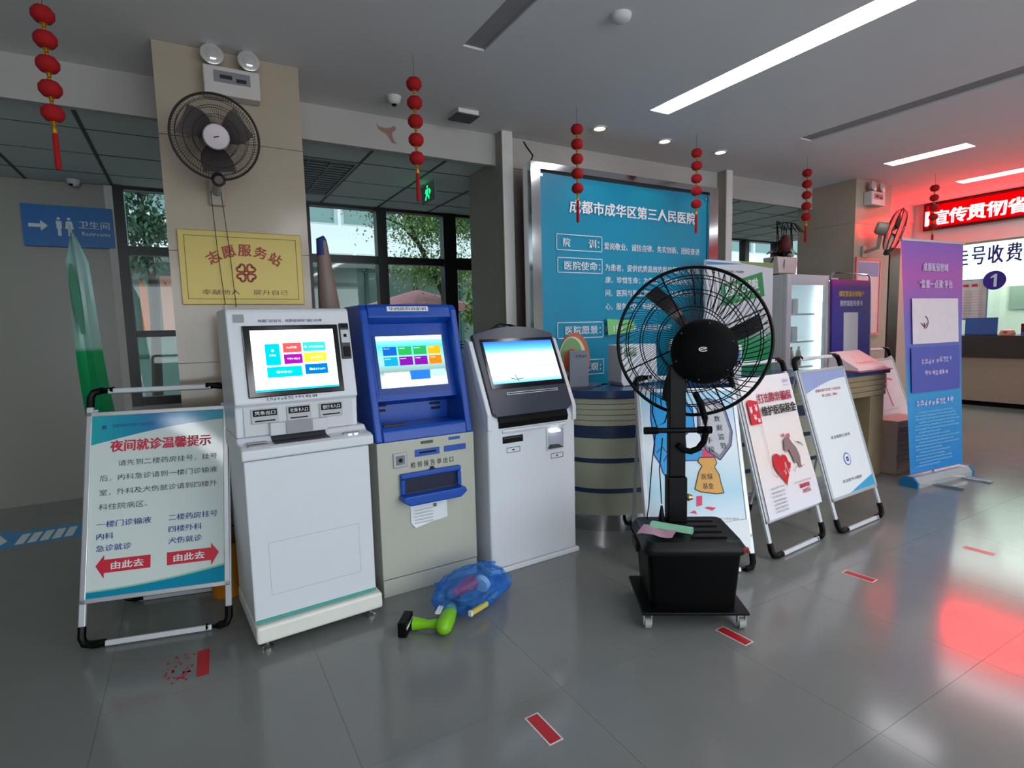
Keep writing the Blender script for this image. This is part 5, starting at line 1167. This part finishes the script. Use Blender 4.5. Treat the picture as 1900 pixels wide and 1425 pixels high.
def left_side():
    # folded flag banner
    t = thing('folded_feather_flag','green and white feather flag leaning at the left, in front of the corridor','flag',(-.47,4.0,0))
    A = Vector((.06,-.02,0)); B = Vector((-.095,.22,2.07)); n = 24; vs=[]
    for i in range(n+1):
        v = i/n; c = A.lerp(B,v); w2 = (.085-.035*v)*(1 if v<.93 else max(.15,(1-v)/.07))
        for j in range(7):
            u = j/6-.5; vs.append((c.x+u*2*w2+.01*math.sin(v*8), c.y+.03*math.cos(u*9+v*3), c.z))
    g = grad('flag_print',[(0,(16,140,84)),(.66,(20,150,90)),(.672,(150,190,180)),(1,(165,195,195))],.4,2,0,2.07)
    s = MB().add(vs,[(i*7+j,i*7+j+1,(i+1)*7+j+1,(i+1)*7+j) for i in range(n) for j in range(6)]).obj('cloth',g,t,smooth=True)
    mb = MB(); 
    for v,w2 in ((.72,.012),(.78,.02),(.86,.018),(.93,.01)): pass
    vs=[]; 
    for i in range(9):
        v=.71+.2*i/8; c=A.lerp(B,v); w2=.018*math.sin(math.pi*(i+.5)/9)+.003; vs += [(c.x-.02-w2,c.y-.035,c.z),(c.x-.02+w2,c.y-.035,c.z)]
    MB().add(vs,[(2*i,2*i+1,2*i+3,2*i+2) for i in range(8)]).obj('green_motif',mat('flag_green',(40,120,90),.5),s)
    MB().tube([(.06,.03,.0),(-.10,.26,2.12)],.008,6).obj('pole',ALU,t)
    MB().lathe([(.12,0),(.12,.03),(.03,.05)],16).obj('base',BLACK,t,(.06,.0,0))
    t = thing('rolled_poster','tall brown-grey rolled poster leaning beside the left tiled pillar','rolled poster',(.80,3.72,0))
    MB().tube([(.06,.04,0),(.02,.02,1.0),(-.005,0,1.62),(-.03,-.01,2.02)],[.08,.078,.066,.032],16).obj('roll',mat('brown_grey_roll',(128,112,104),.5),t,smooth=True)
    MB().tube([(-.028,-.01,1.93),(-.032,-.01,2.03),(-.015,-.01,2.05)],[.038,.032,.008],12).obj('blue_end',mat('roll_blue',(40,60,120),.5),t,smooth=True)
    t = thing('mop_bucket','yellow mop bucket between the notice sign and the white kiosk','bucket',(.09,3.42,0)); MB().lathe([(.08,0),(.10,.3),(.11,.31),(.1,.31),(.075,.02)],20).obj('pail',mat('amber_plastic',(190,120,10),.5),t,smooth=True); MB().tube([(-.105,0,.3),(-.08,0,.38),(.08,0,.38),(.105,0,.3)],.006,6).obj('bail',BLACK,t)
    # palm behind the kiosks
    t = thing('potted_palm','dark potted palm in the shadow between the blue and arched kiosks','plant',(1.72,3.72,0))
    MB().lathe([(.13,0),(.16,.4),(.18,.42),(.16,.42),(.14,.38)],20).obj('pot',MBLACK,t,smooth=True)
    LM = mat('palm_green',(22,32,20),.4); rr=random.Random(11)
    for k in range(16):
        a = rr.uniform(0,6.28); L=rr.uniform(.3,.5); H=rr.uniform(.75,1.15); p=[]
        for i in range(7): u=i/6; p.append(Vector((math.cos(a)*L*u**1.5,math.sin(a)*L*.7*u**1.5,.4+H*math.sin(u*1.9)*.95)))
        mb = MB().tube(p,.005,4)
        for i in range(1,7):
            for s in (-1,1):
                for q_ in (0,.5):
                    c = p[i].lerp(p[i-1],q_); dr = Vector((-math.sin(a)*s,math.cos(a)*s,-.15)); e = c+dr*.16+Vector((math.cos(a),math.sin(a),-.2))*.07
                    mb.add([tuple(c),tuple((c+e)/2+Vector((0,0,.012))),tuple(e),tuple((c+e)/2-Vector((0,0,.008)))],[(0,1,2,3)])
        mb.obj('frond',LM,t)
    t = thing('louvred_heater','low louvred appliance beside the desk end, behind the violet banner','appliance',(5.56,2.60,0)); b = bx(0,.5,0,.24,0,.5,'body',mat('taupe_metal',(170,150,140),.5),t,bev=.005)
    for k in range(9): bx(.02,.48,-.008,0,.06+.045*k,.085+.045*k,'louvre',mat('louvre_taupe',(140,122,114),.5),b)
left_side()

# ================================================================ COURTYARD
def courtyard():
    struct(bx(-12,24,6.6,30,-.2,-.05,'floor_courtyard',mat('paving_grey',(150,152,150),.8)))
    FW = mat('white_facade',(236,244,248),.7); t = thing('courtyard_building','white building across the courtyard with glazed ground floor','building',(0,14,0))
    bx(-10,20,0,.3,3.12,4.0,'wall_band',FW,t); bx(-10,20,0,.3,5.4,9,'wall_band',FW,t); bx(-10,20,.28,.6,4.0,5.4,'window_recess',mat('dim_room',(120,140,140),.6),t)
    FRM = mat('pale_frame',(190,205,210),.5); WG = mat('tinted_pane',(126,160,160),.1)
    for k in range(20):
        x = -9+1.55*k
        w_ = MB().box(x,x+.08,.1,.2,4.0,5.4).box(x+1.4,x+1.48,.1,.2,4.0,5.4).box(x+.08,x+1.4,.1,.2,4.0,4.06).obj('window',FRM,t); bx(x+.08,x+1.4,.14,.16,4.06,5.4,'pane',WG,w_)
        bx(x-.07,x,.05,.28,4.0,5.4,'pier',FW,t)
    bx(-10,20,-.9,.3,3.0,3.12,'canopy',FW,t); MB().prism([(-.9,3.0),(-1.6,3.06),(-1.6,3.12),(-.9,3.12)],2.6,4.0,0).obj('canopy_nose',FW,t)
    SG = mat('shopfront_glass',(112,140,134),.08); SF = mat('teal_frame',(70,104,100),.4)
    for k in range(16):
        x = -9+1.0*k*1.3; bx(x,x+1.22,.12,.14,0,3.0,'shop_pane',SG,t); bx(x+1.22,x+1.3,.06,.2,0,3.0,'shop_mullion',SF,t)
    bx(-10,20,.08,.16,1.0,1.06,'shop_rail',SF,t)
    for x0,x1,z0,z1,c,n in ((2.9,3.05,.8,2.8,(150,50,50),'red_post'),(-.82,-.68,1.5,2.6,(206,116,70),'orange_panel'),(-.45,.4,1.5,2.7,(206,150,130),'salmon_panel')):
        bx(x0,x1,-.05,.05,z0,z1,n,mat(n,c,.6),t)
    bx(-1.35,-1.1,-.05,.05,1.6,2.2,'lit_panel',emis('lit_panel',(200,225,255),1.5),t)
    # patio umbrellas
    UM = mat('maroon_canvas',(186,128,140),.8)
    for (x,y,zr,za,rw,lb) in ((3.75,10,1.93,2.24,1.0,'faded maroon patio umbrella behind the window above the blue kiosk'),(5.35,9.6,1.72,2.25,.75,'maroon patio umbrella behind the window left of the grey jamb')):
        t2 = thing('patio_umbrella',lb,'umbrella',(x,y,-.05)); vs=[(0,0,za)]; n=16
        for i in range(n): a=2*math.pi*i/n; vs.append((rw*math.cos(a),rw*math.sin(a),zr+.03*(i%2)))
        for i in range(n): a=2*math.pi*i/n; vs.append((rw*math.cos(a),rw*math.sin(a),zr-.10-.03*(i%2)))
        MB().add(vs,[(0,1+i,1+(i+1)%n) for i in range(n)]+[(1+i,1+n+i,1+n+(i+1)%n,1+(i+1)%n) for i in range(n)]).obj('canopy',UM,t2); MB().tube([(0,0,0),(0,0,za+.03)],.025,8).obj('pole',DKGREY,t2); MB().lathe([(.25,0),(.25,.08),(.05,.1)],16).obj('base',DKGREY,t2)
    def tree(lb, base, pts, blobs, nl, size, col, seed, cat='tree', nm='courtyard_tree'):
        rr = random.Random(seed); t3 = thing(nm,lb,cat,base)
        for p in pts: MB().tube(p[0],p[1],7).obj('branch' if p[1][0]<.05 else 'trunk',mat('bark',(58,56,50),.9),t3,smooth=True)
        mb = MB()
        for k in range(nl):
            c, r = rr.choices(blobs,[b[1][0]*b[1][2] for b in blobs])[0]; d = Vector((rr.gauss(0,.5),rr.gauss(0,.5),rr.gauss(0,.5)))
            p = Vector(c)+Vector((d.x*r[0],d.y*r[1],d.z*r[2])); s = size*rr.uniform(.6,1.3)
            e = Matrix.Translation(p)@Matrix.Rotation(rr.uniform(0,6.3),4,'Z')@Matrix.Rotation(rr.uniform(-1.2,1.2),4,'X')
            mb.add([(0,0,0),(s*.28,s*.5,0),(0,s,-.1*s),(-s*.28,s*.5,0)],[(0,1,2,3)],e)
        me = mb.obj('foliage',mat('leaf_'+str(col[1]),col,.5,noise_amt=.5,scale=3),t3); me['kind']='stuff'
    tree('slender tree seen through the middle window above the blue kiosk',(4.1,9,-.05),[([(0,0,0),(-.25,0,2.1),(-.75,0,3.1),(-1.1,0,4.2)],[.07,.05,.035,.02]),([(-.4,0,2.5),(.1,0,3.3),(.3,.1,4.2)],[.03,.02,.012]),([(-.55,0,2.8),(-1.0,-.1,3.2),(-1.5,0,3.4)],[.025,.015,.01])],
         [((-.9,0,3.9),(.9,.6,.5)),((-.4,0,3.3),(.9,.6,.45)),((.5,0,3.6),(.7,.6,.6)),((-.3,.1,2.5),(.8,.4,.3))],24000,.06,(136,170,104),3)
    tree('leafy tree seen through the far left window strip',(-.5,10,-.05),[([(0,0,0),(.1,0,2.2),(0,0,4)],[.08,.06,.03])],[((-.4,0,3.9),(.8,.6,.5)),((.1,0,3.1),(.6,.5,.3)),((-.3,0,2.6),(.5,.5,.2))],6500,.10,(84,122,98),4)
    tree('bright green bush outside the window by the grey jamb',(4.05,7.9,-.05),[([(0,0,0),(0,0,1.2),(.05,0,2.0)],[.03,.025,.01])],[((.05,0,2.0),(.32,.3,.28)),((-.1,0,1.7),(.25,.25,.2))],1300,.075,(112,150,70),5,'bush','green_bush')
courtyard()
